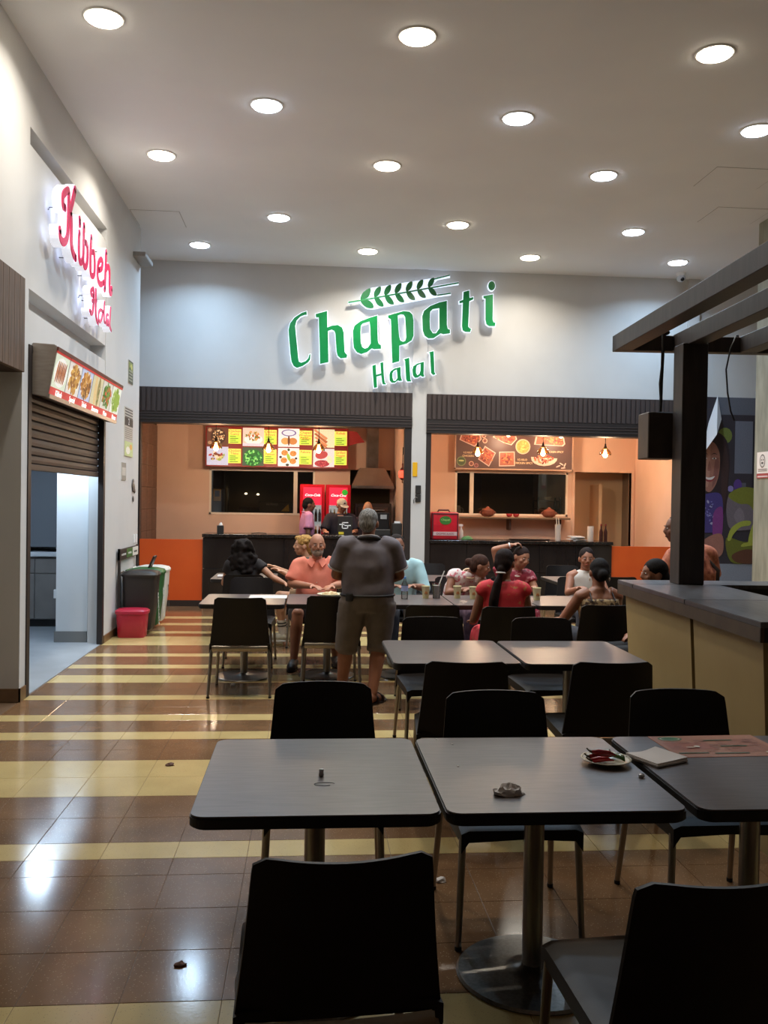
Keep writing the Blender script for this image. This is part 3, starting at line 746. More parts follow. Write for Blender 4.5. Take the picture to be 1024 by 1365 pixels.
# recycling bins
def wheelie(y, col, lab, lid_open):
    mt = M('bin_%s' % lab.split()[0], col, .45)
    t = thing('recycling_bin', lab, 'bin', (-2.27, y, 0))
    b = BM(); loft(b, [(.20,.0,.05,.16,.14),(.205,0,.08,.17,.15),(.215,0,.40,.195,.165),(.22,0,.70,.21,.178)], 24, 6); mk('body', b, mt, t, smooth='auto')
    b = BM(); loft(b, [(.22,0,.70,.222,.19),(.22,0,.725,.226,.194),(.22,0,.755,.205,.175),(.22,0,.775,.12,.12)], 24, 5); mk('lid', b, mt, t, smooth='auto')
    for s in (-1, 1):
        b = BM(); bmesh.ops.create_cone(b, cap_ends=True, segments=14, radius1=.05, radius2=.05, depth=.03, matrix=Matrix.Translation((.05, s*.13, .05)) @ Matrix.Rotation(PI/2, 4, 'X')); mk('wheel', b, M('rubber_black', (22,21,21), .7), t)
    b = BM(); tube(b, [(.0,-.12,.71),(-.02,-.12,.74),(-.02,.12,.74),(.0,.12,.71)], .012, 8); mk('handle', b, mt, t)
    return t
binw = M('print_white_matte', (230,230,225), .5)
for (y, col, lab, word) in ((11.315, (40,36,35), 'black plastic recycling bin with white lettering', 'NO RECICLABLE'), (11.71, (34,92,48), 'green plastic recycling bin between black and white bins', 'ORGANICOS'), (12.115, (205,204,196), 'white plastic recycling bin beside the orange panel', 'RECICLABLE')):
    t = wheelie(y, col, lab, False)
    me = text_mesh(word, .075, .001, 'CENTER'); me.transform(Matrix.Rotation(PI/2, 4, 'Y')); me.transform(Matrix.Rotation(PI/2, 4, 'Z'))
    mko('lettering', me, binw if 'white plastic' not in lab else M('print_dark_matte', (60,70,60), .5), t, loc=(.424, .02, .36)).rotation_euler = (0, rad(-2.6), 0)
b = BM(); rbox(b, -.012, .012, -.09, .09, 0, .17, .005, 1); o = mk('hinged_lid', b, M('bin_black', (40,36,35), .5), loc=(-2.02, 11.71, .77)); o.rotation_euler = (0, rad(24), 0)
tag(o, 'black flap standing open on top of the green bin', 'bin flap')
# rack with name plates behind the bins
t = thing('bin_sign_rack', 'black rack with three name plates above the recycling bins', 'rack', (-2.30, 11.12, 0))
for yy in (0.0, 1.14):
    b = BM(); box(b, 0, .03, yy, yy+.035, 0, 1.04); mk('post', b, black_metal, t)
b = BM(); box(b, 0, .025, 0, 1.17, .90, 1.03); mk('plate_rail', b, black_metal, t)
for k, (c, wd) in enumerate((((44,40,38),'NO RECICLABLE'),((70,112,56),'ORGANICOS'),((216,214,206),'RECICLABLE'))):
    b = BM(); rbox(b, .025, .031, .03+k*.375, .385+k*.375, .91, 1.02, .002, 1); pl = mk('name_plate', b, M('plate_%d' % k, c, .5), t)
    me = text_mesh(wd, .036); me.transform(Matrix.Rotation(PI/2, 4, 'Z')); mko('lettering', me, binw if k < 2 else MATS['print_dark_matte'], pl, loc=(.0325, .2075+k*.375, .95))
# raspberry waste basket
t = thing('waste_basket', 'raspberry pink plastic waste basket before the recycling bins', 'waste basket', (-2.09, 10.98, 0))
pinkp = MN('raspberry_plastic', (176,34,62), (166,28,54), 5, .35)
b = BM(); loft(b, [(0,0,0,.155,.115),(0,0,.012,.16,.12),(0,0,.29,.18,.135)], 28, 5); mk('body', b, pinkp, t, smooth='auto')
b = BM(); loft(b, [(0,0,.285,.195,.15),(0,0,.315,.196,.15),(0,0,.335,.17,.125),(0,0,.345,.08,.06)], 28, 4); mk('lid', b, pinkp, t, smooth='auto')
# ------------------------------------------------------------------ inside the two food stalls
YM = 15.86
red_frame = M('board_red', (132,28,30), .4)
ink_red = ME('ink_red_lit', (206,66,34), .5); ink_dark = ME('ink_dark_lit', (66,84,20), .25)
x0, x1, z0, z1 = -1.795, .665, 2.235, 2.915
t = thing('lit_menu_board', 'backlit red menu board with eight food photos and yellow text panels', 'menu board', (x0, YM, z0))
b = BM(); box(b, -.01, x1-x0+.01, 0, .10, -.01, z1-z0+.01); mk('housing', b, red_frame, t)
b = BM(); prism(b, [(x1-x0,.66),(x1-x0+.16,.64),(x1-x0+.30,.46),(x1-x0+.16,.44),(x1-x0,.38)], .02, .06, 'y'); mk('corner_flap', b, M('flap_red', (150,40,42), .5), t)
b = BM(); box(b, .2, .26, .1, YI-YM, .3, .4); box(b, 2.1, 2.16, .1, YI-YM, .3, .4); mk('bracket', b, black_metal, t)
CW = (x1-x0)/4; RH = (z1-z0)/2
names = [['Chicken\nCurry','Chicken\nBiryani','Chapati\nWrapped\nParatha','Kebab'], ['Chicken\nTikka','Palak\nPaneer','Pakora','Grilled\nVeggie']]
def food(p, k, x, z, w_, h_):
    cx_, cz_ = x+w_/2, z+h_/2
    if k == 0:
        p.rect(x, x+w_, z, z+h_, (98,62,48)); p.disc(cx_+.01, cz_, .13, .135, (66,44,34), 20); p.scatter(cx_+.01, cz_, .11, .11, 46, .016, [(214,186,140),(176,128,84),(230,210,170)], 1); p.disc(x+.05, z+h_-.05, .032, .032, (178,140,110)); p.disc(x+.05, z+.05, .035, .03, (170,132,100))
    if k == 1:
        p.rect(x, x+w_, z, z+h_, (214,200,190)); p.disc(cx_, cz_-.04, .16, .09, (232,232,236), 20); p.scatter(cx_, cz_+.02, .12, .08, 50, .02, [(214,150,84),(176,96,50),(196,176,110),(120,120,50)], 2); p.rect(x, x+w_, z, z+.05, (200,202,222))
    if k == 2:
        p.rect(x, x+w_, z, z+h_, (226,228,236)); p.disc(cx_, z+h_-.075, .13, .06, (110,104,160), 20); p.disc(cx_, z+h_-.075, .105, .045, (206,220,240), 20); p.disc(cx_-.06, z+.10, .075, .06, (206,158,96)); p.disc(cx_+.07, z+.10, .075, .06, (186,128,70)); p.disc(cx_, z+.11, .02, .09, (96,56,34))
    if k == 3:
        p.rect(x, x+w_, z, z+h_, (214,222,190))
        for q in range(5): p.poly([(x+.0+q*.01, z+h_-.02-q*.065), (x+.03+q*.01, z+h_-.0-q*.065), (x+.25, z+h_-.155-q*.06 if h_-.155-q*.06 > 0 else z), (x+.22, z+max(0,h_-.19-q*.06))], (176,98,60) if q % 2 else (206,140,96))
    if k == 4:
        p.rect(x, x+w_, z, z+h_, (186,196,226)); p.scatter(cx_, cz_, .13, .085, 26, .032, [(226,214,190),(176,60,66),(150,170,80),(206,190,120),(120,60,40)], 5)
    if k == 5:
        p.rect(x, x+w_, z, z+h_, (64,84,70)); p.disc(cx_, cz_-.02, .17, .15, (30,110,50), 20); p.scatter(cx_, cz_-.02, .15, .13, 70, .024, [(70,170,80),(130,214,120),(20,90,40)], 6)
    if k == 6:
        p.rect(x, x+w_, z, z+h_, (230,234,240))
        for (dx, dz) in ((-.07,.075),(.08,.065),(-.08,-.055),(.075,-.07)): p.disc(cx_+dx, cz_+dz, .058, .05, (206,140,74)); p.scatter(cx_+dx, cz_+dz, .04, .035, 10, .012, [(170,100,44),(226,176,104)], 7)
        p.disc(cx_, cz_, .028, .07, (150,190,70), 12, .3); p.disc(cx_-.14, cz_, .025, .022, (40,36,44)); p.disc(cx_, cz_+.13, .022, .025, (50,70,40)); p.disc(cx_-.02, cz_-.135, .03, .022, (40,50,40)); p.disc(cx_+.13, cz_-.02, .022, .02, (50,44,50))
    if k == 7:
        p.rect(x, x+w_, z, z+h_, (216,216,224)); p.disc(cx_-.04, cz_+.05, .11, .07, (176,72,76), 18, .2); p.disc(cx_-.03, cz_-.10, .13, .06, (160,52,66), 18); p.scatter(cx_-.03, cz_-.10, .11, .05, 26, .014, [(196,92,96),(130,40,54)], 9); p.disc(cx_+.10, cz_-.03, .05, .07, (232,224,196), 12, .3)
for r_ in range(2):
    for c_ in range(4):
        xx = c_*CW; zz = (1-r_)*RH; k = r_*4+c_
        pr = Print(); pw = CW*.61; food(pr, k, 0, 0, pw-.006, RH-.02 if r_ == 0 else RH-.02)
        pr.build('food_picture', lit, t, loc=(xx+.012, -.002, zz+.012))
        pr = Print(); pr.rect(0, CW*.36, RH*.12, RH*.86, (246,238,110)); pr.rect(.012, CW*.36-.012, RH*.15, RH*.56, (196,240,84))
        for q in range(4): pr.rect(.03, CW*.36-.05-(q % 2)*.04, RH*.18+q*.032, RH*.18+q*.032+.012, (92,110,40))
        o = pr.build('text_panel', lit, t, loc=(xx+CW*.615, -.002, zz+.01))
        lettering('dish_name', names[r_][c_], .062, ink_red, o, (CW*.18, -.004, RH*.70))
# window of the left stall kitchen
alu_w = M('window_alu', (236,224,208), .4)
glass = MGLASS('window_glass', (225,220,210), .02, .2)
def framed_window(nm, label, x0, x1, z0, z1, mull):
    b = BM(); f = .035
    box(b, x0, x1, YI-.01, YI+.06, z0, z0+f); box(b, x0, x1, YI-.01, YI+.06, z1-f, z1); box(b, x0, x0+f, YI-.01, YI+.06, z0, z1); box(b, x1-f, x1, YI-.01, YI+.06, z0, z1)
    o = struct(nm, b, alu_w)
    for mx in mull:
        b = BM(); box(b, mx-.035, mx+.035, YI-.012, YI+.062, z0+f, z1-f); mk('mullion', b, alu_w, o)
    ee = [x0+f]+[m_ for m_ in mull for _ in (0,1)]+[x1-f]
    for k in range(0, len(ee), 2):
        b = BM(); box(b, ee[k]+(.035 if k else 0), ee[k+1]-(.035 if k+2 < len(ee) else 0), YI+.02, YI+.026, z0+f, z1-f); mk('pane', b, glass, o)
framed_window('window_1', '', -1.77, .10, 1.385, 2.20, [-.245])
framed_window('window_2', '', 2.64, 4.73, 1.43, 2.235, [2.945])
# things seen through the left window
kd = M('kitchen_black', (40,38,36), .5); steel = MN('kitchen_steel', (150,146,140), (128,124,118), 6, .3, metal=.9)
t = thing('kitchen_oven', 'dark kitchen oven with yellow warning triangle behind the window', 'oven', (-.95, 17.2, 0))
b = BM(); rbox(b, 0, .62, 0, .5, 0, 1.62, .02, 2); mk('body', b, M('oven_dark', (62,60,64), .4), t)
b = BM(); prism(b, [(.42,1.44),(.58,1.44),(.56,1.58)], -.006, 0, 'y'); mk('warning_triangle', b, M('yellow_print', (226,186,40), .5), t)
lettering('lettering', 'HORNO', .06, M('ink_pale', (190,190,190), .5), t, (.25, -.003, 1.55))
b = BM(); box(b, .03, .6, -.012, 0, 1.25, 1.4); mk('door_window', b, kd, t)
t = thing('kitchen_fridge', 'black kitchen cabinet with yellow notice behind the window', 'cabinet', (-1.88, 17.0, 0))
b = BM(); rbox(b, 0, .34, 0, .5, 0, 1.86, .01, 1); mk('body', b, M('kitchen_black2', (44,40,38), .4), t)
b = BM(); box(b, .10, .24, -.006, 0, 1.62, 1.84); n_ = mk('notice', b, M('yellow_notice', (226,180,50), .5), t)
b = BM(); box(b, .125, .215, -.008, -.006, 1.70, 1.81); mk('notice_panel', b, kd, n_)
b = BM(); box(b, .34, .36, -.01, .02, 0, 1.9); mk('handle', b, steel, t)
t = thing('kitchen_bench', 'long steel kitchen bench behind the left stall window', 'bench', (-1.4, 18.2, 0))
b = BM(); rbox(b, 0, 1.8, 0, .6, 1.46, 1.5, .004, 1); mk('top', b, M('bench_brown', (92,80,70), .4), t)
for xx in (.05, 1.7):
    for yy in (.03, .52):
        b = BM(); box(b, xx, xx+.05, yy, yy+.05, 0, 1.46); mk('leg', b, steel, t)
for (px, py) in ((328,658),(344,659)):
    p = onY(px, py, 18.9); b = BM(); ell(b, p, (.03,.02,.02)); o = mk('indicator_lamp', b, ME('small_lamp', (255,240,210), 4), smooth=True); tag(o, 'tiny white lamp glowing in the dark kitchen', 'lamp', 'tiny kitchen lamps')
    b = BM(); box(b, p.x-.02, p.x+.02, p.y, 19.0, p.z-.02, p.z+.02); mk('mount', b, kd, o)

# red drinks fridges
fr_red = MN('fridge_red', (196,22,38), (186,18,34), 3, .3)
def fridge(x, label, badge):
    t = thing('drinks_fridge', label, 'fridge', (x, 15.35, 0))
    W_, H_, D_ = .42, 1.93, .55
    b = BM(); rbox(b, 0, W_, .03, D_, .06, H_, .012, 2); mk('body', b, fr_red, t)
    b = BM()
    box(b, 0, .055, 0, .03, .08, H_); box(b, W_-.055, W_, 0, .03, .08, H_); box(b, .055, W_-.055, 0, .03, H_-.045, H_); box(b, .055, W_-.055, 0, .03, .08, .35); d = mk('door_frame', b, fr_red, t)
    pr = Print(); pr.rect(.055, W_-.055, 1.58, H_-.045, (226,30,60)); pr.build('header_panel', MV('fridge_header_lit', .9), t, loc=(0,.008,0))
    lettering('brand_lettering', 'Coca-Cola', .060, ME('brand_white', (255,250,250), 1.0), t, (W_/2, .004, 1.73), shear=.35)
    pr = Print(); pr.rect(.055, W_-.055, .35, 1.58, (196,212,232))
    rr = random.Random(int(x*100))
    for sh in range(4):
        pr.rect(.06, W_-.06, .42+sh*.29, .425+sh*.29, (120,130,140))
    pr.build('lit_interior', MV('fridge_inside_lit', .75), t, loc=(0,.028,0))
    for sh in range(4):
        for q in range(5):
            c = rr.choice([(214,60,40),(240,190,40),(90,40,30),(230,232,236),(60,120,60),(70,110,190)])
            b = BM(); xx = .085+q*.063; zz = .43+sh*.29
            lathe(b, [(.022,0),(.024,.02),(.024,.13),(.010,.18),(.010,.21)], 10, (xx, .004, zz)); mk('bottle', b, M('bottle_%d_%d_%d' % c, c, .3), t, smooth='auto')
    b = BM(); box(b, .055, W_-.055, -.024, -.020, .35, 1.58); mk('glass_door', b, glass, t)
    b = BM(); box(b, .0, .03, -.05, -.02, .8, 1.3); mk('handle', b, M('handle_black', (30,28,28), .4), t)
    b = BM(); box(b, .02, W_-.02, .05, D_-.02, 0, .06); mk('plinth', b, M('plinth_black', (34,32,30), .6), t)
    if badge:
        b = BM(); bmesh.ops.create_cone(b, cap_ends=True, segments=20, radius1=.05, radius2=.05, depth=.008, matrix=Matrix.Translation((W_-.10, -.004, 1.80)) @ Matrix.Rotation(PI/2, 4, 'X')); mk('badge', b, ME('badge_green', (40,150,40), .5), t)
fridge(-.155, 'red glass-door drinks fridge next to the white window post', False)
fridge(.285, 'red glass-door drinks fridge with round green badge', True)
# cooking range with steel hood right of the fridges
t = thing('extractor_hood', 'steel extractor hood over the dark oven niche', 'hood', (.76, 15.75, 1.88))
b = BM(); prism(b, [(0,0),(.72,0),(.72,.06),(.56,.36),(.12,.36),(0,.06)], 0, .45, 'y'); mk('canopy', b, MN('hood_glass', (150,128,112), (136,114,98), 4, .3, metal=.3), t)
b = BM(); box(b, -.01, .73, -.012, .0, 0, .05); mk('rail', b, steel, t)
b = BM(); box(b, .25, .45, .1, .4, .36, ZI-1.88); mk('duct', b, steel, t)
t = thing('pizza_oven', 'dark stall oven beneath the steel hood', 'oven', (.80, 15.75, 0))
b = BM(); rbox(b, 0, .64, 0, .44, 0, 1.62, .01, 1); mk('body', b, M('oven_brown', (58,48,44), .4), t)
b = BM(); rbox(b, .05, .59, -.015, 0, 1.2, 1.55, .006, 1); d = mk('door', b, M('oven_door', (76,62,54), .3), t)
b = BM(); tube(b, [(.12,-.045,1.5),(.52,-.045,1.5)], .012, 8); mk('handle', b, steel, d)
b = BM(); tube(b, [(.14,-.045,1.5),(.14,-.01,1.5)], .008, 6); tube(b, [(.5,-.045,1.5),(.5,-.01,1.5)], .008, 6); mk('handle_bracket', b, steel, d)
# card terminal stand, lantern, small items on left counter
t = thing('countertop_sign', 'black countertop sign with white emblem beside the capped cashier', 'sign', (.57, YB+.12, 1.12))
b = BM(); rbox(b, -.115, .115, 0, .02, 0, .30, .006, 1); mk('panel', b, M('sign_black', (44,40,38), .4), t)
em = MATS['ink_white']
for (a0, a1, b0, b1) in ((-.05,.05,.10,.115),(-.05,.05,.19,.205),(-.05,-.035,.10,.205),(.035,.05,.10,.16),(-.01,.09,.145,.16),(-.09,-.01,.16,.175)):
    b = BM(); box(b, a0, a1, -.003, 0, b0, b1); mk('emblem_stroke', b, em, t)
b = BM(); box(b, -.12, .12, -.02, .09, -.0, .012); mk('base', b, MATS['sign_black'], t)
b = BM(); box(b, -.10, -.02, -.03, .06, .012, .05); mk('yellow_tag', b, M('tag_yellow', (214,190,50), .5), t)
t = thing('cash_register', 'black cash register screen on the left counter', 'cash register', (.99, YB+.06, 1.12))
b = BM(); rbox(b, 0, .3, 0, .3, 0, .10, .01, 1); mk('drawer', b, kd, t)
b = BM(); rbox(b, .02, .28, .10, .13, .10, .36, .008, 1, Matrix.Rotation(rad(0), 4, 'X')); mk('screen', b, M('screen_black', (28,26,26), .3), t)
b = BM(); box(b, .14, .24, .092, .10, .26, .33); mk('screen_label', b, M('label_grey', (150,150,150), .4), t)
t = thing('counter_printer', 'small black receipt printer beside the stall jamb', 'printer', (1.315, YB+.03, 1.12))
b = BM(); rbox(b, 0, .15, 0, .18, 0, .20, .01, 1); mk('body', b, kd, t)
b = BM(); box(b, .03, .12, .02, .06, .2, .23); mk('paper', b, MATS['socket_white'], t)
t = thing('red_lantern', 'small red glass lantern hung inside the left stall jamb', 'lantern', (1.50, 14.5, 2.12))
b = BM(); lathe(b, [(.005,-.16),(.012,-.14),(.006,-.12),(.03,-.10),(.05,-.075)], 14, cap=False); mk('finial', b, M('lantern_brass', (110,50,40), .4, .5), t, smooth=True); b = BM(); lathe(b, [(.05,.045),(.03,.075),(.012,.10),(.012,.16)], 14, cap=False); mk('cap', b, M('lantern_brass', (110,50,40), .4, .5), t, smooth=True)
b = BM(); lathe(b, [(.05,-.075),(.065,-.02),(.065,.015),(.05,.045)], 14, cap=False); mk('glass_body', b, ME('lantern_red', (235,60,40), 2.5), t, smooth=True)
b = BM(); tube(b, [(0,0,.15),(0,0,.30),(.02,-.02,.36),(.04,.0,.34)], .006, 6); mk('chain', b, cord_m, t)
b = BM(); box(b, .0, .05, -.02, .02, .30, .42); mk('bracket', b, cord_m, t)
t = thing('napkin_holder', 'black napkin holder with white tissue on the left counter', 'napkin holder', (-1.37, YB+.12, 1.12))
b = BM(); rbox(b, -.05, .05, -.04, .04, 0, .13, .006, 1); mk('case', b, kd, t)
b = BM(); loft(b, [(0,0,.12,.03,.02),(.005,0,.15,.025,.016),(.01,0,.175,.008,.006)], 8); mk('tissue', b, M('tissue_white', (240,238,232), .8), t)
p = onY(345, 710, YB+.1); t = thing('counter_tongs', 'dark tongs lying on the left counter', 'tongs', (p.x, YB+.1, 1.12))
for s in (-1, 1):
    b = BM(); tube(b, [(-.12,0,.01),(0,s*.015,.02),(.12,s*.02,.012)], .008, 6); mk('arm', b, kd, t)
# pier details: yellow plate and switches
b = BM(); rbox(b, 1.61, 1.685, YB-.032, YB-.02, 2.06, 2.28, .003, 1); o = mk('yellow_plate', b, M('plate_yellow', (232,178,30), .4)); tag(o, 'yellow rectangular plate on the white pier', 'plate')
t = thing('pier_switch_panel', 'black switch panel with keys on the white pier', 'switch panel', (1.66, YB-.02, 1.66))
b = BM(); rbox(b, 0, .085, -.025, 0, .13, .26, .004, 1); mk('upper_box', b, kd, t)
b = BM(); rbox(b, 0, .085, -.025, 0, 0, .12, .004, 1); mk('lower_box', b, kd, t)
b = BM(); tube(b, [(-.01,-.03,.06),(-.03,-.035,.03),(-.025,-.03,-.02)], .008, 6); tube(b, [(.0,-.03,.08),(.03,-.04,.06)], .006, 6); mk('key', b, steel, t)

# right stall: dark printed menu board
x0, x1, z0, z1 = 2.59, 4.70, 2.275, 2.93
t = thing('dark_menu_board', 'dark brown printed menu board with plates of food in right stall', 'menu board', (x0, YM, z0))
b = BM(); box(b, 0, x1-x0, 0, .06, 0, z1-z0); mk('panel', b, M('board_brown', (70,46,44), .5), t)
b = BM(); box(b, .1, .16, .06, YI-YM, .2, .3); box(b, 1.9, 1.96, .06, YI-YM, .2, .3); mk('bracket', b, black_metal, t)
fm = M('board_frame', (150,120,100), .4)
for (a0, a1, b0, b1) in ((-.02,.0,-.02,z1-z0),(x1-x0,x1-x0+.02,-.02,z1-z0),(-.02,x1-x0+.02,-.025,0)):
    b = BM(); box(b, a0, a1, -.012, .06, b0, b1); mk('frame_strip', b, fm, t)
pm_ = MV('board_print', 0)
def plate(px, pz, poly, seed, cols, n=45, size=.022, edge=(196,170,160), fill=(150,84,66)):
    pr = Print(); pr.poly(poly, edge); c0 = (sum(p[0] for p in poly)/len(poly), sum(p[1] for p in poly)/len(poly))
    pr.poly([(c0[0]+(p[0]-c0[0])*.9, c0[1]+(p[1]-c0[1])*.88) for p in poly], fill)
    rx = (max(p[0] for p in poly)-min(p[0] for p in poly))*.34; rz_ = (max(p[1] for p in poly)-min(p[1] for p in poly))*.32
    pr.scatter(c0[0], c0[1], rx, rz_, n, size, cols, seed); pr.build('plate_picture', pm_, t, loc=(0,-.002,0))
mc = [(176,74,52),(140,48,40),(206,120,72),(110,40,36)]
plate(0, 0, [(.06,.50),(.10,.63),(.42,.645),(.46,.52),(.34,.38)], 1, mc)
plate(0, 0, [(.66,.56),(.72,.645),(1.06,.645),(1.10,.53),(1.0,.42),(.86,.46)], 2, mc)
plate(0, 0, [(1.41,.44),(1.45,.645),(1.94,.645),(1.98,.46),(1.94,.42)], 3, mc+[(120,130,70)])
plate(0, 0, [(.40,.16),(.52,.40),(.72,.28),(.60,.03)], 4, mc)
plate(0, 0, [(.78,.04),(.78,.30),(1.06,.31),(1.07,.05)], 5, mc)
pr = Print(); pr.disc(1.21, .40, .135, .135, (206,176,150), 22); pr.disc(1.21, .40, .115, .115, (206,150,80), 22); pr.scatter(1.21, .40, .095, .095, 40, .022, [(226,176,96),(190,128,60),(240,200,120)], 6, .3); pr.build('plate_picture', pm_, t, loc=(0,-.002,0))
pr = Print(); pr.poly([(1.36,.22)]+[(1.60+.24*math.cos(a), .20-.14*math.sin(a)) for a in (2.8,2.4,2.0,1.57,1.1,.7,.3)]+[(1.84,.20)], (214,190,176)); pr.scatter(1.60, .19, .18, .08, 55, .024, mc+[(206,120,90)], 7); pr.build('plate_picture', pm_, t, loc=(0,-.002,0))
pr = Print(); pr.disc(.10, .12, .085, .085, (110,120,80), 20); pr.disc(.10, .12, .07, .07, (58,78,48), 20); pr.disc(.10, .13, .05, .015, (170,180,120)); pr.build('round_emblem', pm_, t, loc=(0,-.002,0))
for (cx_, cz_, r_, c) in ((.50,.58,.04,(206,170,150)),(.52,.49,.045,(196,160,140)),(.28,.08,.045,(196,150,130)),(.37,.05,.04,(150,100,110)),(1.12,.62,.04,(206,170,150))):
    pr = Print(); pr.disc(cx_, cz_, r_, r_, c, 16); pr.disc(cx_, cz_, r_*.7, r_*.7, (110,60,56), 16); pr.build('dip_picture', pm_, t, loc=(0,-.002,0))
inkc = M('ink_cream', (220,190,150), .6)
for (s_, xx, zz) in (('1/2 KILO',.22,.26),('CHICKEN',.22,.20),('1/2 KILO',1.20,.15),('CHICKEN SPICY',1.22,.09),('CHICKEN SPICY',1.78,.30)): lettering('board_lettering', s_, .048, inkc, t, (xx, -.004, zz))
pr = Print()
for (dx, dz, a) in ((1.86,.06,.4),(1.92,.10,-.5),(1.98,.08,1.2),(1.95,.03,.1)): pr.disc(dx, dz, .045, .012, (214,190,180), 10, a)
pr.build('scissors_drawing', pm_, t, loc=(0,-.002,0))
# shelf under the right window with clay pots
t = thing('steel_shelf', 'steel wall shelf under the right stall window', 'shelf', (2.67, 15.85, 1.335))
b = BM(); rbox(b, 0, 2.02, 0, .36, .04, .075, .004, 1); mk('board', b, MN('shelf_steel', (170,150,130), (150,132,114), 4, .3, metal=.7), t)
for xx in (.93, 1.85):
    b = BM(); box(b, xx, xx+.03, .1, .35, -.16, .04); mk('bracket', b, M('bracket_brown', (70,50,44), .5), t)
clay = MN('clay_pot', (136,76,58), (112,60,46), 8, .45)
def claypot(px, lab):
    p = onY(px, 690, 16.0); t = thing('clay_pot', lab, 'pot', (p.x, 16.0, 1.41), 0, 'clay pots on the steel shelf')
    b = BM(); lathe(b, [(.06,0),(.11,.03),(.125,.07),(.11,.105),(.115,.115)], 20); mk('pot', b, clay, t, smooth=True)
    b = BM(); lathe(b, [(.115,.112),(.10,.125),(.06,.15),(.025,.165),(.03,.18),(.001,.19)], 20); mk('lid', b, clay, t, smooth=True)
    for s in (-1, 1):
        b = BM(); tube(b, [(s*.11,0,.05),(s*.15,0,.075),(s*.112,0,.10)], .012, 7); mk('handle', b, clay, t, smooth=True)
claypot(650, 'brown lidded clay pot in front of the wide dark pane'); claypot(732, 'brown lidded clay pot beside the steel stand in the window')
for px in (679, 688):
    p = onY(px, 690, 16.0); t = thing('red_bowl', 'small red bowl on the steel shelf', 'bowl', (p.x, 16.0, 1.41), 0, 'small red bowls on the shelf')
    b = BM(); lathe(b, [(.03,0),(.05,.02),(.06,.06),(.055,.06),(.045,.02),(.001,.012)], 16, cap=False); mk('bowl', b, M('bowl_red', (150,30,40), .3), t, smooth=True)
t = thing('dish_rack', 'dark steel dish stand behind the right stall window', 'rack', (4.30, 16.7, 0))
for xx in (0, .42):
    for yy in (0, .35):
        b = BM(); box(b, xx, xx+.03, yy, yy+.03, 0, 1.78); mk('post', b, kd, t)
for zz in (1.40, 1.55, 1.70):
    b = BM(); box(b, 0, .45, 0, .38, zz, zz+.02); mk('shelf', b, kd, t)
for k, xx in enumerate((.12,.2,.28)):
    b = BM(); lathe(b, [(.03,0),(.05,.012),(.09,.022),(.088,.026),(.04,.012)], 18, (.24,.2,1.722+k*.02)); mk('dish', b, MATS['socket_white'], t, smooth=True)
p = onY(612, 678, 16.5); t = thing('white_kettle', 'small white jug behind the narrow window pane', 'jug', (p.x, 16.55, 0))
b = BM(); box(b, -.15, .15, -.1, .25, 0, 1.40); mk('stand', b, kd, t)
b = BM(); lathe(b, [(.045,1.40),(.055,1.45),(.045,1.52),(.03,1.58),(.035,1.60)], 14); mk('body', b, MATS['socket_white'], t, smooth=True)
b = BM(); tube(b, [(.05,0,1.45),(.085,0,1.48),(.085,0,1.54),(.035,0,1.57)], .008, 6); mk('handle', b, MATS['socket_white'], t)
# door lining of the alcove, delivery bag and counter items
b = BM(); f = .05
box(b, 4.81, 4.86, YI-.02, YI+.13, 0, 2.30); box(b, 5.93, 5.98, YI-.02, YI+.13, 0, 2.30); box(b, 4.86, 5.93, YI-.02, YI+.13, 2.25, 2.30); struct('door_1', b, peach2)
t = thing('delivery_bag', 'red insulated delivery bag with green round emblem on the counter', 'bag', (1.93, YB+.04, 1.065))
bagm = MN('bag_red', (196,30,46), (176,24,40), 6, .35, bump=.2)
b = BM(); rbox(b, 0, .44, 0, .36, 0, .44, .03, 3); mk('body', b, bagm, t, smooth='auto')
for (a0, a1, b0, b1) in ((.012,.03,.02,.42),(.41,.428,.02,.42),(.03,.41,.405,.423)):
    b = BM(); box(b, a0, a1, -.006, .02, b0, b1); mk('piping', b, M('bag_dark', (70,14,22), .6), t)
b = BM(); bmesh.ops.create_cone(b, cap_ends=True, segments=24, radius1=.085, radius2=.085, depth=.006, matrix=Matrix.Translation((.225,-.003,.31)) @ Matrix.Diagonal((1.1,1,.8,1)) @ Matrix.Rotation(PI/2, 4, 'X')); e = mk('emblem', b, M('emblem_green', (52,110,40), .5), t)
lettering('emblem_lettering', 'Chapati', .045, M('ink_lime', (180,220,130), .5), e, (.225, -.008, .305))
b = BM(); box(b, .03, .41, -.004, .0, .07, .13); st = mk('reflective_strip', b, M('strip_pale', (196,170,170), .4), t)
lettering('strip_lettering', 'DOMICILIOS', .05, M('ink_maroon', (120,20,40), .5), st, (.22, -.006, .082))
b = BM(); tube(b, [(.12,.18,.43),(.14,.18,.47),(.30,.18,.47),(.32,.18,.43)], .012, 8); mk('handle', b, MATS['bag_dark'], t)
p = onY(619, 716, YB+.2)
t = thing('spray_bottle', 'white spray bottle beside the red delivery bag', 'spray bottle', (p.x-.03, YB+.35, 1.065))
b = BM(); lathe(b, [(.035,0),(.038,.01),(.038,.13),(.015,.18),(.015,.21)], 14); mk('bottle', b, M('bottle_clear', (214,196,180), .2), t, smooth='auto')
b = BM(); box(b, -.05, .03, -.015, .015, .21, .245); tube(b, [(-.03,0,.215),(-.045,0,.18),(-.04,0,.16)], .007, 6); mk('trigger', b, M('trigger_white', (225,214,205), .4), t)
t = thing('green_cloth', 'crumpled green cloth lying on the right counter', 'cloth', (p.x+.03, YB+.1, 1.065))
b = BM(); bmesh.ops.create_icosphere(b, subdivisions=3, radius=1)
for v in b.verts: v.co = Vector((v.co.x*.10, v.co.y*.06, max(0, v.co.z)*.055*(1+.7*noise.noise(v.co*3)) + .002))
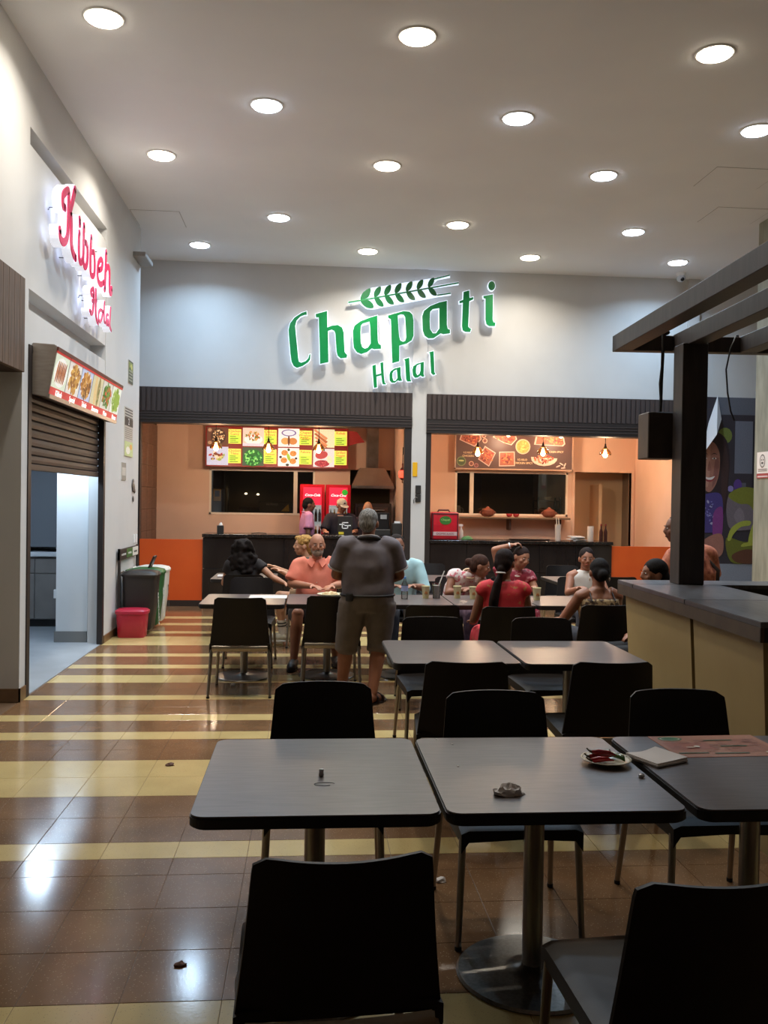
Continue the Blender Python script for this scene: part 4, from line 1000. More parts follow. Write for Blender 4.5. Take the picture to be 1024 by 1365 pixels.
mk('fold', b, M('cloth_green', (70,110,60), .8), t, smooth=True)
t = thing('serving_tray', 'flat dark oval tray on the right counter', 'tray', (3.55, YB+.2, 1.065))
b = BM(); loft(b, [(0,0,0,.30,.13),(0,0,.01,.33,.15),(0,0,.025,.34,.16)], 28); mk('tray', b, M('tray_dark', (52,40,36), .4), t, smooth='auto')
t = thing('cup_stack', 'tall stack of clear cups on the right counter', 'cup stack', (4.02, YB+.22, 1.065))
b = BM(); lathe(b, [(.04,0),(.045,.02),(.05,.26),(.055,.265)], 16); mk('cups', b, M('cup_plastic', (228,212,196), .3, alpha=.55), t, smooth='auto')
b = BM(); tube(b, [(-.02,0,.26),(-.03,0,.38)], .006, 6); tube(b, [(.015,0,.26),(.01,0,.37)], .006, 6); mk('straw', b, M('straw_cream', (225,205,180), .5), t)
t = thing('packet_pile', 'untidy pile of white packets on the right counter', 'packets', (4.33, YB+.2, 1.065))
rr = random.Random(5)
for k in range(7):
    b = BM(); rbox(b, -.11, .11, -.05, .05, 0, .012, .003, 1, Matrix.Translation((rr.uniform(-.06,.06), rr.uniform(-.03,.03), k*.0115)) @ Matrix.Rotation(rr.uniform(-.5,.5), 4, 'Z')); mk('packet', b, M('packet_white', (206,196,186), .5), t)
t = thing('glass_jar', 'clear tall glass jar near the end of the right counter', 'jar', (4.57, YB+.25, 1.065))
b = BM(); lathe(b, [(.05,0),(.052,.01),(.052,.24),(.048,.24),(.048,.012)], 16, cap=False); mk('jar', b, MATS['cup_plastic'], t, smooth='auto')
for k, dx in enumerate((0, .075)):
    t = thing('sauce_bottle', 'slim dark sauce bottle at the end of the right counter', 'bottle', (4.73+dx, YB+.2, 1.065), 0, 'dark sauce bottles on the right counter')
    b = BM(); lathe(b, [(.028,0),(.03,.01),(.03,.15),(.012,.21),(.012,.25)], 14); mk('bottle', b, M('sauce_dark', (66,30,22), .2), t, smooth='auto')
    b = BM(); lathe(b, [(.014,.25),(.014,.28)], 12); mk('cap', b, M('cap_red', (130,24,24), .4), t)
# ------------------------------------------------------------------ kiosk on the right with pergola frame
KZ = 1.12
KA = math.atan2(.095, 2.2)            # kiosk stands turned a little
ks = thing('kiosk_counter', 'pale yellow kiosk counter with dark plank worktop and post', 'kiosk', (2.275, 6.42, 0), -KA)
# local: -y runs toward the viewer along the front edge, +x into the kiosk
wk = MN('dark_wood_worktop', (98,96,98), (80,78,80), 6, .3, stretch=(6,1,1))
wedge = MN('worktop_edge_brown', (92,78,64), (76,64,54), 6, .5)
pale = MN('pale_yellow_panel', (168,144,96), (160,136,90), 2, .55)
def slab(pts):
    b = BM(); prism(b, pts, KZ-.028, KZ, 'z'); o = mk('worktop_slab', b, wk, ks, bevel=.003); return o
G2 = .006
slab([(0,-.30),(3.2,-.30),(3.2,.05),(0,.05)][:4])
slab([(0,-.30-G2),(.62,-.30-G2),(.62,-1.27),(0,-1.27)])
slab([(0,-1.27-G2),(.70,-1.27-G2),(.70,-2.26),(0,-2.26)])
slab([(2.5,-.30-G2),(3.2,-.30-G2),(3.2,-2.26),(2.5,-2.26)])
b = BM(); box(b, 0, .018, -2.26, .05, KZ-.10, KZ-.028); box(b, 0, 3.2, .03, .05, KZ-.10, KZ-.028); mk('edge_band', b, wedge, ks)
b = BM(); box(b, .0, .70, -2.26, -2.25, KZ-.10, KZ-.028); mk('end_band', b, M('band_black', (30,28,28), .5), ks)
for (y0, y1, sl) in ((-1.30, -.02, .22), (-2.20, -1.31, .14)):
    b = BM(); prism(b, [(y0-.10,.0),(y1-sl,.0),(y1,KZ-.10),(y0+.04 if y0 > -2 else y0-.0,KZ-.10)], .04, .065, 'x'); mk('front_panel', b, pale, ks)
b = BM(); box(b, .07, .10, -2.18, -.02, .0, KZ-.03); box(b, .10, 3.12, -.05, -.02, 0, KZ-.03); mk('frame_board', b, M('kiosk_frame_dark', (60,52,44), .6), ks)
b = BM(); box(b, .07, .62, -2.20, -2.18, 0, KZ-.03); mk('end_panel', b, pale, ks)
b = BM(); box(b, .60, .62, -2.18, -.3, 0, KZ-.03); mk('inner_panel', b, MATS['kiosk_frame_dark'], ks)
b = BM(); box(b, 2.52, 2.55, -2.2, -.02, 0, KZ-.03); mk('inner_panel', b, MATS['kiosk_frame_dark'], ks)
# post and beams
post_m = MN('dark_brown_timber_paint', (62,54,50), (50,43,40), 8, .5, stretch=(3,3,.4), bump=.1)
pg = thing('pergola_frame', 'dark brown timber post and beams rising from the kiosk worktop', 'pergola', (2.275, 6.42, 0), -KA)
b = BM(); rbox(b, .325, .505, -.305, -.125, KZ, 2.81, .004, 1); mk('post', b, post_m, pg)
ZB = 2.80
b = BM(); rbox(b, -.06, 3.0, -.005, .085, ZB, ZB+.115, .004, 1); mk('cross_beam', b, post_m, pg)
for (xx, y1) in ((-.06, .087), (.36, -.004), (.86, -.004), (1.36, -.004)):
    b = BM(); rbox(b, xx, xx+.125, -4.6, y1, ZB+.001, ZB+.118, .004, 1); mk('beam', b, post_m, pg)
b = BM(); rbox(b, 2.6, 2.78, -.305, -.125, KZ, 2.81, .004, 1); mk('post', b, post_m, pg)
# hanging box lamp
p = onY(858, 551, 6.32); q = onY(881, 611, 6.32)
t = thing('hanging_box_lamp', 'dark brown box lamp hung by rope behind the kiosk post', 'lamp', (2.545, 6.415, 2.01), -KA)
b = BM(); rbox(b, -.115, .115, -.115, .115, 0, .335, .006, 1); mk('box_shade', b, MN('brown_box', (64,50,40), (52,40,32), 8, .5), t)
b = BM(); box(b, -.09, -.03, -.119, -.115, .30, .315); mk('catch', b, MATS['brown_box'], t)
rope = MN('dark_rope', (46,40,36), (30,26,24), 60, .8)
b = BM(); tube(b, [(.01,0,.33),(.012,-.006,.45),(.006,-.014,.55),(.012,-.02,.68),(.012,-.028,.80),(.012,-.028,.925)], [.011,.012,.016,.012,.013,.012], 8); mk('rope', b, rope, t)
b = BM(); ell(b, (.025,.0,.927), (.045,.04,.022)); tube(b, [(.05,.02,.92),(.06,.02,1.0),(.04,.02,1.02)], .012, 7); mk('knot', b, rope, t, smooth=True)
# loose cable at the cross beam
b = BM(); tube(b, [(0,0,0),(-.05,-.02,-.10),(-.075,-.01,-.25),(-.055,.0,-.42),(-.03,.0,-.55),(.0,.0,-.62)], .006, 6)
tube(b, [(0,0,0),(.03,.03,.008),(.05,.07,.0)], .006, 6)
p = onY(982, 452, 6.36); o = mk('loose_cable', b, cord_m, smooth=True, loc=(p.x, 6.368, 2.921)); tag(o, 'loose black cable dangling from the kiosk cross beam', 'cable')
# small sign on the concrete column
t = thing('column_notice', 'small white notice with face drawing and red strip on concrete column', 'notice', (5.695, 11.06, 2.03), -PI/2)
b = BM(); box(b, 0, .30, -.006, 0, 0, .33); mk('board', b, M('notice_white', (222,214,206), .5), t)
pr = Print(); pr.rect(0, .30, 0, .06, (170,50,54)); pr.rect(.02, .28, .012, .03, (230,200,200))
pr.disc(.14, .215, .07, .085, (60,56,56), 18); pr.disc(.14, .215, .058, .072, (222,214,206), 18); pr.disc(.115, .23, .012, .01, (50,46,46)); pr.disc(.165, .23, .012, .01, (50,46,46)); pr.disc(.14, .19, .03, .012, (60,56,56))
for k in range(2): pr.rect(.04, .26, .085+k*.022, .095+k*.022, (120,112,108))
pr.build('printed_face', pp, t, loc=(0,-.007,0))
# security camera under the ceiling
p = onZ(908, 364, ZC)
t = thing('security_camera', 'white dome security camera under the ceiling by the back wall', 'camera', (p.x, p.y, ZC))
b = BM(); lathe(b, [(.075,0),(.075,-.03),(.06,-.05)], 20); mk('mount', b, MATS['socket_white'], t, smooth='auto')
b = BM(); ell(b, (0,-.01,-.085), (.068,.068,.062)); mk('ball', b, M('cam_grey', (190,192,196), .4), t, smooth=True)
b = BM(); ell(b, (0,-.052,-.105), (.034,.03,.034)); mk('lens', b, M('lens_black', (18,18,22), .1), t, smooth=True)
# big printed banner with peeling corner, on the wall beyond the kiosk
bx0, bz0, bw, bh = 6.26, .45, 1.9, 3.0
t = thing('printed_banner', 'purple and green printed banner of two women with peeling white corner', 'banner', (bx0, YB+.052, bz0))
b = BM(); box(b, 0, bw, 0, .006, 0, bh-.02); b2 = b
mk('backing_sheet', b, M('banner_back', (120,112,118), .6), t)
pr = Print()
pr.rect(.0, bw, 0, bh-.02, (58,52,60)); pr.rect(.30, bw, bh-.30, bh-.02, (104,108,120)); pr.rect(.62, .92, 1.75, 2.60, (116,120,134)); pr.rect(.62, .82, .95, 1.60, (96,98,110)); pr.rect(.92, 1.0, .9, 2.6, (36,32,40)); pr.rect(1.0, bw, 1.4, 2.5, (70,66,84))
pr.disc(.45, 2.36, .12, .13, (120,132,60)); pr.rect(0, bw, 0, .28, (140,146,158)); pr.disc(.68, 1.56, .07, .10, (90,60,140)); pr.disc(.56, 1.50, .05, .05, (140,130,190))
def sp(pts, col): pr.poly([(v[0], v[1]) for v in smooth_poly(pts, True, 4)], col)
sp([(.0,2.2),(.10,2.36),(.30,2.42),(.48,2.28),(.54,1.95),(.52,1.6),(.50,1.2),(.36,1.0),(.05,1.0),(-.0,1.5)], (50,34,36))                       # hair
sp([(.46,2.2),(.52,1.9),(.50,1.5),(.44,1.2),(.40,1.6),(.42,2.0)], (66,44,42))
sp([(.05,2.08),(.14,2.24),(.27,2.24),(.36,2.08),(.37,1.85),(.33,1.62),(.24,1.46),(.15,1.46),(.07,1.62),(.04,1.85)], (164,112,96))              # face
sp([(.06,2.05),(.12,2.20),(.20,2.22),(.21,2.0),(.20,1.7),(.17,1.52),(.10,1.60),(.06,1.80)], (186,136,116))                                  # lit cheek
sp([(.34,2.0),(.36,1.85),(.32,1.64),(.25,1.52),(.27,1.75),(.29,1.95)], (136,88,78))
sp([(.10,1.70),(.15,1.685),(.20,1.68),(.26,1.69),(.31,1.715),(.27,1.635),(.20,1.605),(.13,1.635)], (150,62,62)); sp([(.12,1.692),(.20,1.676),(.29,1.70),(.25,1.65),(.20,1.64),(.15,1.652)], (232,222,214))
sp([(.185,1.92),(.20,1.95),(.22,1.85),(.235,1.80),(.20,1.785),(.165,1.80)], (150,98,84))
for ex in (.12, .275):
    sp([(ex-.04,1.985),(ex,2.003),(ex+.04,1.985),(ex,1.972)], (224,210,202)); pr.disc(ex, 1.987, .014, .014, (36,24,22)); sp([(ex-.05,2.05),(ex,2.075),(ex+.05,2.05),(ex,2.06)], (52,34,32))
sp([(.0,1.30),(.20,1.42),(.40,1.40),(.44,1.1),(.40,.82),(.1,.78),(.0,.8)], (74,62,128)); pr.scatter(.2, 1.1, .16, .2, 40, .026, [(124,122,186),(62,52,112),(176,172,204)], 4)
sp([(.28,1.10),(.42,1.20),(.44,.90),(.40,.66),(.28,.70)], (132,62,134)); sp([(.08,.60),(.25,.74),(.42,.76),(.46,.56),(.40,.40),(.14,.34)], (164,112,98))
sp([(.50,1.28),(.56,1.42),(.80,1.50),(1.08,1.44),(1.2,1.2),(1.16,.9),(.9,.84),(.58,.84),(.50,1.05)], (118,108,116))                               # second figure
sp([(.52,1.38),(.66,1.50),(.86,1.53),(1.10,1.44),(1.18,1.10),(1.12,.70),(.98,.66),(.99,1.02),(.88,1.24),(.70,1.26)], (126,130,46))
sp([(.62,1.05),(.72,1.20),(.80,1.05),(.74,.90)], (134,124,132))
sp([(.50,.70),(.80,.64),(1.16,.66),(1.16,.40),(.9,.30),(.58,.32)], (110,114,40)); sp([(.52,.68),(.58,.86),(.74,.97),(.90,.98),(.89,.91),(.74,.88),(.62,.76),(.57,.66)], (168,176,70)); sp([(.87,.62),(.94,.92),(1.06,.98),(1.04,.80),(.98,.60)], (168,176,70)); sp([(.76,.56),(.92,.58),(1.10,.60),(1.08,.66),(.9,.64),(.78,.61)], (168,176,70)); sp([(.60,.42),(.84,.52),(1.12,.46),(1.0,.30),(.7,.30)], (98,60,42))
pr.build('printed_face', pp, t, loc=(0,-.002,0))
b = BM(); vs = [b.verts.new(p) for p in ((.31,-.01,3.0),(.36,-.06,2.62),(.22,-.20,2.36),(.04,-.06,2.02),(.16,-.02,2.55),(.36,-.015,2.7))]
vb = [b.verts.new(v.co + Vector((.0,.004,0))) for v in vs]
b.faces.new((vs[0],vs[4],vs[2],vs[1])); b.faces.new((vs[4],vs[3],vs[2])); b.faces.new((vb[1],vb[2],vb[4],vb[0])); b.faces.new((vb[2],vb[3],vb[4]))
for a, c in ((0,1),(1,2),(2,3),(3,4),(4,0)): b.faces.new((vs[a],vs[c],vb[c],vb[a]))
mk('peeled_corner', b, M('banner_white_back', (206,208,212), .6), t)
# ------------------------------------------------------------------ tables
lam = MN('grey_brown_laminate', (106,95,91), (92,82,79), 7, .3, stretch=(1,9,1), detail=6)
rimb = M('table_edge_black', (28,24,23), .5)
chrome = MN('brushed_steel', (150,145,138), (130,126,120), 12, .28, metal=1.0, stretch=(6,6,.3))
HT = .73
def make_table(W_=.765, D_=.875):
    t = thing('cafe_table', 'grey laminate cafe table', 'table', (0,0,0))
    def rr(w_, d_, r, n=6):
        out = []
        for cx_, cy_, a0 in ((w_/2-r,d_/2-r,0),(-w_/2+r,d_/2-r,90),(-w_/2+r,-d_/2+r,180),(w_/2-r,-d_/2+r,270)):
            for k in range(n+1): a = rad(a0+90*k/n); out.append((cx_+r*math.cos(a), cy_+r*math.sin(a)))
        return out
    b = BM(); prism(b, rr(W_-.008, D_-.008, .045), HT-.006, HT, 'z'); mk('tabletop', b, lam, t)
    b = BM(); prism(b, rr(W_, D_, .048), HT-.036, HT-.0045, 'z'); mk('edge_band', b, rimb, t, bevel=.003)
    b = BM(); prism(b, rr(W_-.02, D_-.02, .045), HT-.042, HT-.036, 'z'); mk('underside', b, rimb, t)
    b = BM(); lathe(b, [(.036,.022),(.036,.70)], 20); mk('column', b, chrome, t, smooth='auto')
    b = BM(); lathe(b, [(.265,0),(.27,.006),(.262,.014),(.10,.022),(.05,.03),(.036,.04)], 40); mk('base_disc', b, chrome, t, smooth='auto')
    b = BM(); box(b, -.17, .17, -.02, .02, HT-.07, HT-.042); box(b, -.02, .02, -.17, .17, HT-.07, HT-.042); mk('bracket', b, rimb, t)
    return t
tab = make_table()
TB = [ # x centre, y centre, label
 (.036,3.132,'grey laminate cafe table with a small bottle cap on it'),(.815,3.132,'grey laminate cafe table holding the plate of chillies'),(1.612,3.132,'grey laminate cafe table holding the orange paper menu'),
 (.885,5.64,'empty grey laminate cafe table beside the standing man end'),(1.668,5.62,'empty grey laminate cafe table beside the kiosk counter'),
 (-.59,8.54,'cafe table with a white paper at the end of the diners row'),(.19,8.58,'cafe table with the plate before the man in salmon'),(.955,8.58,'cafe table holding the clear glass with straw'),(1.725,8.56,'cafe table between the woman in red and the leaning woman'),(2.495,8.56,'cafe table between the women in white and camisole'),
 (-.76,11.05,'small cafe table between black counter and curly haired woman'),(1.70,11.0,'empty cafe table near the white pier'),(3.36,10.95,'empty cafe table near the end of right counter')]
for i, (x, y, lab) in enumerate(TB):
    o = tab if i == 0 else dup(tab, (x,y,0), 0)
    o.location = (x, y, 0); o['label'] = lab; o['group'] = 'grey laminate cafe tables'
TZ = HT
# ------------------------------------------------------------------ chairs: black plastic shell, aluminium legs
shell = MN('black_plastic_shell', (26,21,20), (31,25,23), 180, .5, bump=.06, spec=.28)
alu_leg = M('aluminium_leg', (150,142,130), .32, .9)
def make_chair():
    t = thing('cafe_chair', 'black plastic shell chair with aluminium legs', 'chair')
    # backrest: tapered, bowed sheet with rounded top corners
    b = BM(); NU, NV = 14, 12; th = .012
    F, Bk = [], []
    for j in range(NV+1):
        v = j/NV; hw = .262 - .048*v - .004*math.sin(v*PI)
        fr, br = [], []
        for i in range(NU+1):
            u = -1 + 2*i/NU; x = u*hw; zb_ = .440 - .02*u*u - .05*max(0, (abs(u)-.82)/.18); z = zb_ + (.85-zb_)*v; zz = z
            if v > .9: zz = z - .022*max(0, abs(u)-.8)/.2*((v-.9)/.1)*(abs(u)-.8)/.2*1.0
            y = -.205 - .065*v**1.1 - (.035+.035*v)*(1-u*u)
            fr.append(b.verts.new((x, y+th*.5, zz))); br.append(b.verts.new((x*.995, y-th*.5, zz)))
        F.append(fr); Bk.append(br)
    for j in range(NV):
        for i in range(NU):
            b.faces.new((F[j][i],F[j][i+1],F[j+1][i+1],F[j+1][i])); b.faces.new((Bk[j][i+1],Bk[j][i],Bk[j+1][i],Bk[j+1][i+1]))
    for i in range(NU):
        b.faces.new((F[NV][i],F[NV][i+1],Bk[NV][i+1],Bk[NV][i])); b.faces.new((F[0][i+1],F[0][i],Bk[0][i],Bk[0][i+1]))
    for j in range(NV):
        b.faces.new((F[j][0],F[j+1][0],Bk[j+1][0],Bk[j][0])); b.faces.new((F[j+1][NU],F[j][NU],Bk[j][NU],Bk[j+1][NU]))
    mk('backrest', b, shell, t, smooth='auto')
    b = BM(); tube(b, [(u_*.232, -.232-.018*(1-u_*u_), .412) for u_ in (-1,-.75,-.5,-.25,0,.25,.5,.75,1)], .024, 10, True, .4); mk('rear_rail', b, M('rail_aluminium', (170,160,144), .38, .8), t, smooth='auto')
    # seat: dished sheet with turned-down sides
    b = BM(); NU, NV = 16, 12; T_, B_ = [], []
    for j in range(NV+1):
        v = j/NV; y = -.235 + .505*v; hw = .255 - .022*v
        tr, br = [], []
        for i in range(NU+1):
            u = -1+2*i/NU; e = max(0, abs(u)-.86)/.14; f_ = max(0, v-.86)/.14
            z = .462 - .018*(1-u*u)*math.sin(min(1, v*1.15)*PI) - .012*e*e - .012*f_*f_
            zb = .440 - .040*(1 if abs(u) > .9 else 0) - .035*(1 if v > .93 else 0)*(1-.3*(1-abs(u)))
            tr.append(b.verts.new((u*hw, y, z))); br.append(b.verts.new((u*hw, y, min(zb, z-.01))))
        T_.append(tr); B_.append(br)
    for j in range(NV):
        for i in range(NU):
            b.faces.new((T_[j][i],T_[j][i+1],T_[j+1][i+1],T_[j+1][i])); b.faces.new((B_[j][i+1],B_[j][i],B_[j+1][i],B_[j+1][i+1]))
    for i in range(NU):
        b.faces.new((T_[0][i],B_[0][i],B_[0][i+1],T_[0][i+1])); b.faces.new((T_[NV][i+1],B_[NV][i+1],B_[NV][i],T_[NV][i]))
    for j in range(NV):
        b.faces.new((T_[j][0],T_[j+1][0],B_[j+1][0],B_[j][0])); b.faces.new((T_[j+1][NU],T_[j][NU],B_[j][NU],B_[j+1][NU]))
    mk('seat', b, shell, t, smooth='auto')
    for (p0, p1) in (((-.238,-.20,.425),(-.258,-.27,.0)),((.238,-.20,.425),(.258,-.27,.0)),((-.222,.235,.41),(-.237,.26,.0)),((.222,.235,.41),(.237,.26,.0))):
        b = BM(); a, c = Vector(p0), Vector(p1); tube(b, [a, a.lerp(c,.5), c+Vector((0,0,.012))], [.0145,.0135,.0115], 12); lg = mk('leg', b, alu_leg, t, smooth='auto')
        b = BM(); lathe(b, [(.012,0),(.0135,.003),(.0135,.016)], 10, (c.x, c.y, 0)); mk('foot_cap', b, M('rubber_black', (22,21,21), .7), lg)
    return t
chair = make_chair()
CH = [ # x, y, rot deg (0 = back to the viewer), label, group
 (.075,2.385,4,'black shell chair tucked against the bottle cap table, back turned to it all','near'),
 (.922,2.214,5,'black shell chair pulled out before the chillies table','near'),
 (.076,3.77,180,'black shell chair facing across the table with the bottle cap',None),
 (.816,3.57,180,'black shell chair facing across the chillies table',None),
 (1.64,3.59,180,'black shell chair facing across the table with the paper menu',None),
 (.846,4.905,-3,'black shell chair before the empty table at the standing man side',None),
 (1.61,4.893,0,'black shell chair before the empty table at the kiosk side',None),
 (.885,6.065,180,'black shell chair behind the empty table at the standing man side',None),
 (1.668,6.045,180,'black shell chair behind the empty table at the kiosk side',None),
 (-.564,7.87,0,'empty black shell chair before the table with the white paper',None),
 (.21,8.04,0,'black shell chair half hidden by the standing man',None),
 (1.6,7.33,0,'black shell chair on which the woman in red sits',None),
 (2.45,7.47,0,'black shell chair on which the woman in the camisole sits',None),
 (1.0,7.41,0,'empty black shell chair between standing man and woman in red',None),
 (-.586,9.2,180,'empty black shell chair behind the table with the white paper',None),
 (.10,9.44,180,'black shell chair on which the man in salmon shirt sits',None),
 (.95,9.54,180,'black shell chair on which the man in light blue sits',None),
 (1.6,9.49,180,'black shell chair on which the leaning woman sits',None),
 (2.22,9.54,180,'black shell chair on which the woman with raised arm sits',None),
 (3.0,9.6,180,'black shell chair on which the woman in white sits',None),
 (-.70,10.15,0,'black shell chair on which the curly haired woman sits',None),
 (.06,10.35,82,'black shell chair on which the blond man sits',None),
 (1.59,11.53,180,'empty black shell chair behind the table near the white pier',None),
 (1.80,10.25,0,'empty black shell chair before the table near the white pier',None),
 (3.36,11.42,180,'empty black shell chair behind the table near the right counter',None),
 (2.77,6.795,84,'black shell chair on which the dark haired woman by the kiosk sits',None),
 (3.52,10.25,0,'empty black shell chair before the table near the right counter',None),
]
for i, (x, y, a, lab, _) in enumerate(CH):
    o = chair if i == 0 else dup(chair, (x,y,0), rad(a))
    o.location = (x, y, 0); o.rotation_euler = (0, 0, rad(a)); o['label'] = lab; o['group'] = 'black shell chairs of the dining area'
chair['label'] = 'black shell chair pushed under the bottle cap table'
# ------------------------------------------------------------------ people
V = Vector
SEATED = [False]
def sit_flat(me):
    # flesh and cloth flatten on the seat instead of passing through it
    for v in me.vertices:
        x, y, z = v.co
        if z > .34 and y < .38 and abs(x) < .30:
            k = min(1, max(0, (y-.27)/.11)); lim = .451 - .05*k*k*(3-2*k)
            if z < lim: v.co.z = lim
    me.update()
def remeshed(bm, voxel, it=2, disp=None, seat=False):
    me = bpy.data.meshes.new('tmp'); bmesh.ops.recalc_face_normals(bm, faces=bm.faces); bm.to_mesh(me); bm.free()
    o = bpy.data.objects.new('tmp', me)
    md = o.modifiers.new('r', 'REMESH'); md.mode = 'VOXEL'; md.voxel_size = voxel; md.use_smooth_shade = True
    sm = o.modifiers.new('s', 'SMOOTH'); sm.iterations = it; sm.factor = .5
    out = eval_mesh(o); bpy.data.meshes.remove(me)
    if disp:
        import numpy as np
        amp, sc, sd = disp; n_ = len(out.vertices); co_ = np.empty(n_*3, 'f'); nr = np.empty(n_*3, 'f')
        out.vertices.foreach_get('co', co_); out.vertex_normals.foreach_get('vector', nr); co_ = co_.reshape(-1,3); nr = nr.reshape(-1,3)
        h_ = np.array([noise.noise((float(c[0])*sc+sd, float(c[1])*sc, float(c[2])*sc)) for c in co_], 'f')
        out.vertices.foreach_set('co', (co_ + nr*h_[:,None]*amp).ravel()); out.update()
    if seat: sit_flat(out)
    return out
def hand(bm, w_, d, pn, side, curl=.5, sc=1.0):
    """palm, four bent fingers and a thumb; d = pointing direction, pn = palm side, side = lateral side of the thumb"""
    d = V(d).normalized(); pn = V(pn); pn = (pn - d*pn.dot(d)).normalized(); lat = d.cross(pn)*side; w_ = V(w_)
    rot = Matrix((lat, pn, d)).transposed()
    ell(bm, w_+d*.045*sc, (.040*sc,.016*sc,.055*sc), rot, 12, 8)
    for k, L in enumerate((.068,.078,.072,.056)):
        p0 = w_ + d*.08*sc + lat*(.030-.020*k)*sc; p1 = p0 + (d*math.cos(curl*.6)+pn*math.sin(curl*.6))*L*.5*sc; p2 = p1 + (d*math.cos(curl*1.6)+pn*math.sin(curl*1.6))*L*.5*sc
        tube(bm, [p0-d*.02*sc, p0, p1, p2], [.0095*sc,.0095*sc,.009*sc,.0075*sc], 8)
    p0 = w_ + d*.02*sc + lat*.028*sc; p1 = p0 + (d*.6+lat*.75+pn*.2).normalized()*.035*sc; p2 = p1 + (d*.9+lat*.2+pn*.4).normalized()*.03*sc
    tube(bm, [p0-lat*.01*sc, p0, p1, p2], [.012*sc,.012*sc,.0105*sc,.008*sc], 8)
STAND = dict(P=(0,0,.94), C=(0,0,1.22), N=(0,.0,1.45), H=(0,.03,1.585), sl=(-.18,0,1.39), sr=(.18,0,1.39), el=(-.23,.0,1.12), er=(.23,.0,1.12), wl=(-.24,.08,.88), wr=(.24,.08,.88),
             kl=(-.10,.02,.50), kr=(.10,.02,.50), al=(-.11,0,.08), ar=(.11,0,.08), fl=.1, fr=-.1)
SIT = dict(P=(0,0,.54), C=(0,.02,.80), N=(0,.04,1.0), H=(0,.07,1.14), sl=(-.16,.03,.94), sr=(.16,.03,.94), el=(-.22,.12,.72), er=(.22,.12,.72), wl=(-.12,.34,.78), wr=(.12,.34,.78),
           kl=(-.11,.42,.52), kr=(.11,.42,.52), al=(-.12,.42,.08), ar=(.12,.42,.08), fl=0, fr=0)
def person(label, loc, rz, base, over, skin, bw=1.0, bd=1.0, belly=0.0, limb=1.0, head=(0,0,0), hs=1.0, voxel=.009, hands=(.5,.5), feet=True, palms=None):
    J = dict(base); J.update(over); J = {k: (V(v) if isinstance(v, tuple) else v) for k, v in J.items()}
    t = thing('person', label, 'person', (*loc, 0), rad(rz))
    sk = MN('skin_%d_%d_%d' % skin, skin, tuple(int(c*.93) for c in skin), 12, .5)
    P, C, N, H = J['P'], J['C'], J['N'], J['H']
    def rings(g=0.0, z0=None):
        mid = P.lerp(C, .5); q = C.lerp(N, .62)
        R = [(P.x, P.y, P.z-.10, .115*bw+g, .10*bd+g), (P.x, P.y, P.z-.04, .165*bw+g, .125*bd+g), (P.x, P.y+belly*.3, P.z+.05, .165*bw+g, .118*bd+belly*.4+g),
             (mid.x, mid.y+belly*.6, mid.z, .148*bw+belly*.5+g, .105*bd+belly*.7+g), (C.x, C.y+belly*.2, C.z, .165*bw+g, .112*bd+belly*.2+g), (q.x, q.y, q.z, .172*bw+g, .092*bd+g),
             (N.x, N.y, N.z-.035, .125*bw+g, .070*bd+g), (N.x, N.y, N.z+.01, .06+g*.6, .06+g*.6)]
        return R
    b = BM(); loft(b, rings())
    tube(b, [N-V((0,.0,.05)), N.lerp(H, .45), H-V((0,0,.03))], [.058,.053,.055], 14)
    L_ = limb
    for s in 'lr':
        a, e, w_ = J['s'+s], J['e'+s], J['w'+s]; sg = -1 if s == 'l' else 1
        tube(b, [a.lerp(N, .45), a], [.06*L_,.058*L_], 12); ell(b, a, (.058*L_,.055*L_,.058*L_))
        tube(b, [a, a.lerp(e,.5), e], [.053*L_,.048*L_,.040*L_], 12); ell(b, e, (.040*L_,)*3, None, 10, 7)
        tube(b, [e, e.lerp(w_,.35), w_], [.040*L_,.040*L_,.026*L_], 12); ell(b, w_, (.026*L_,)*3, None, 8, 6)
        d = (w_-e).normalized(); pn = V((0,0,-1)) if palms is None else V(palms[0 if s == 'l' else 1])
        if abs(d.dot(pn)) > .9: pn = V((-sg,0,0))
        hand(b, w_, d, pn, -1 if sg > 0 else 1, hands[0 if s == 'l' else 1], .95*min(1.05, L_))
        hp = P + V((sg*.092*bw, 0, -.03)); k, an = J['k'+s], J['a'+s]
        tube(b, [hp, hp.lerp(k,.5), k], [.088*L_,.076*L_,.056*L_], 14); ell(b, k, (.057*L_,)*3)
        tube(b, [k, k.lerp(an,.3), k.lerp(an,.7), an], [.054*L_,.058*L_,.043*L_,.034*L_], 14)
        if feet:
            fy = J['f'+s]; fd = V((-math.sin(fy), math.cos(fy), 0)); pts = [an+V((0,0,-.02))-fd*.05, an+V((0,0,-.035))+fd*.05, V((an.x,an.y,.022))+fd*.15, V((an.x,an.y,.018))+fd*.19]
            tube(b, pts, [.036,.042,.034,.02], 12); ell(b, V((an.x,an.y,.036))-fd*.04, (.035,.04,.034))
    yaw, pit, rol = head
    HM = Matrix.Translation(H) @ Matrix.Rotation(rad(yaw), 4, 'Z') @ Matrix.Rotation(rad(pit), 4, 'X') @ Matrix.Rotation(rad(rol), 4, 'Y') @ Matrix.Scale(hs, 4)
    hb = BM()
    ell(hb, (0,-.004,.018), (.076,.096,.098), None, 20, 14); ell(hb, (0,.026,-.045), (.059,.066,.068), None, 16, 12); ell(hb, (0,.05,-.088), (.032,.032,.024))
    tube(hb, [(0,.088,.022),(0,.103,-.012),(0,.106,-.026)], [.010,.013,.016], 10); ell(hb, (-.012,.097,-.03), (.009,.01,.008)); ell(hb, (.012,.097,-.03), (.009,.01,.008))
    ell(hb, (0,.086,-.058), (.026,.012,.012)); ell(hb, (0,.083,.034), (.042,.010,.008))
    for s in (-1, 1): ell(hb, (s*.079,-.006,-.012), (.010,.022,.032)); ell(hb, (s*.04,.066,-.022), (.024,.02,.022))
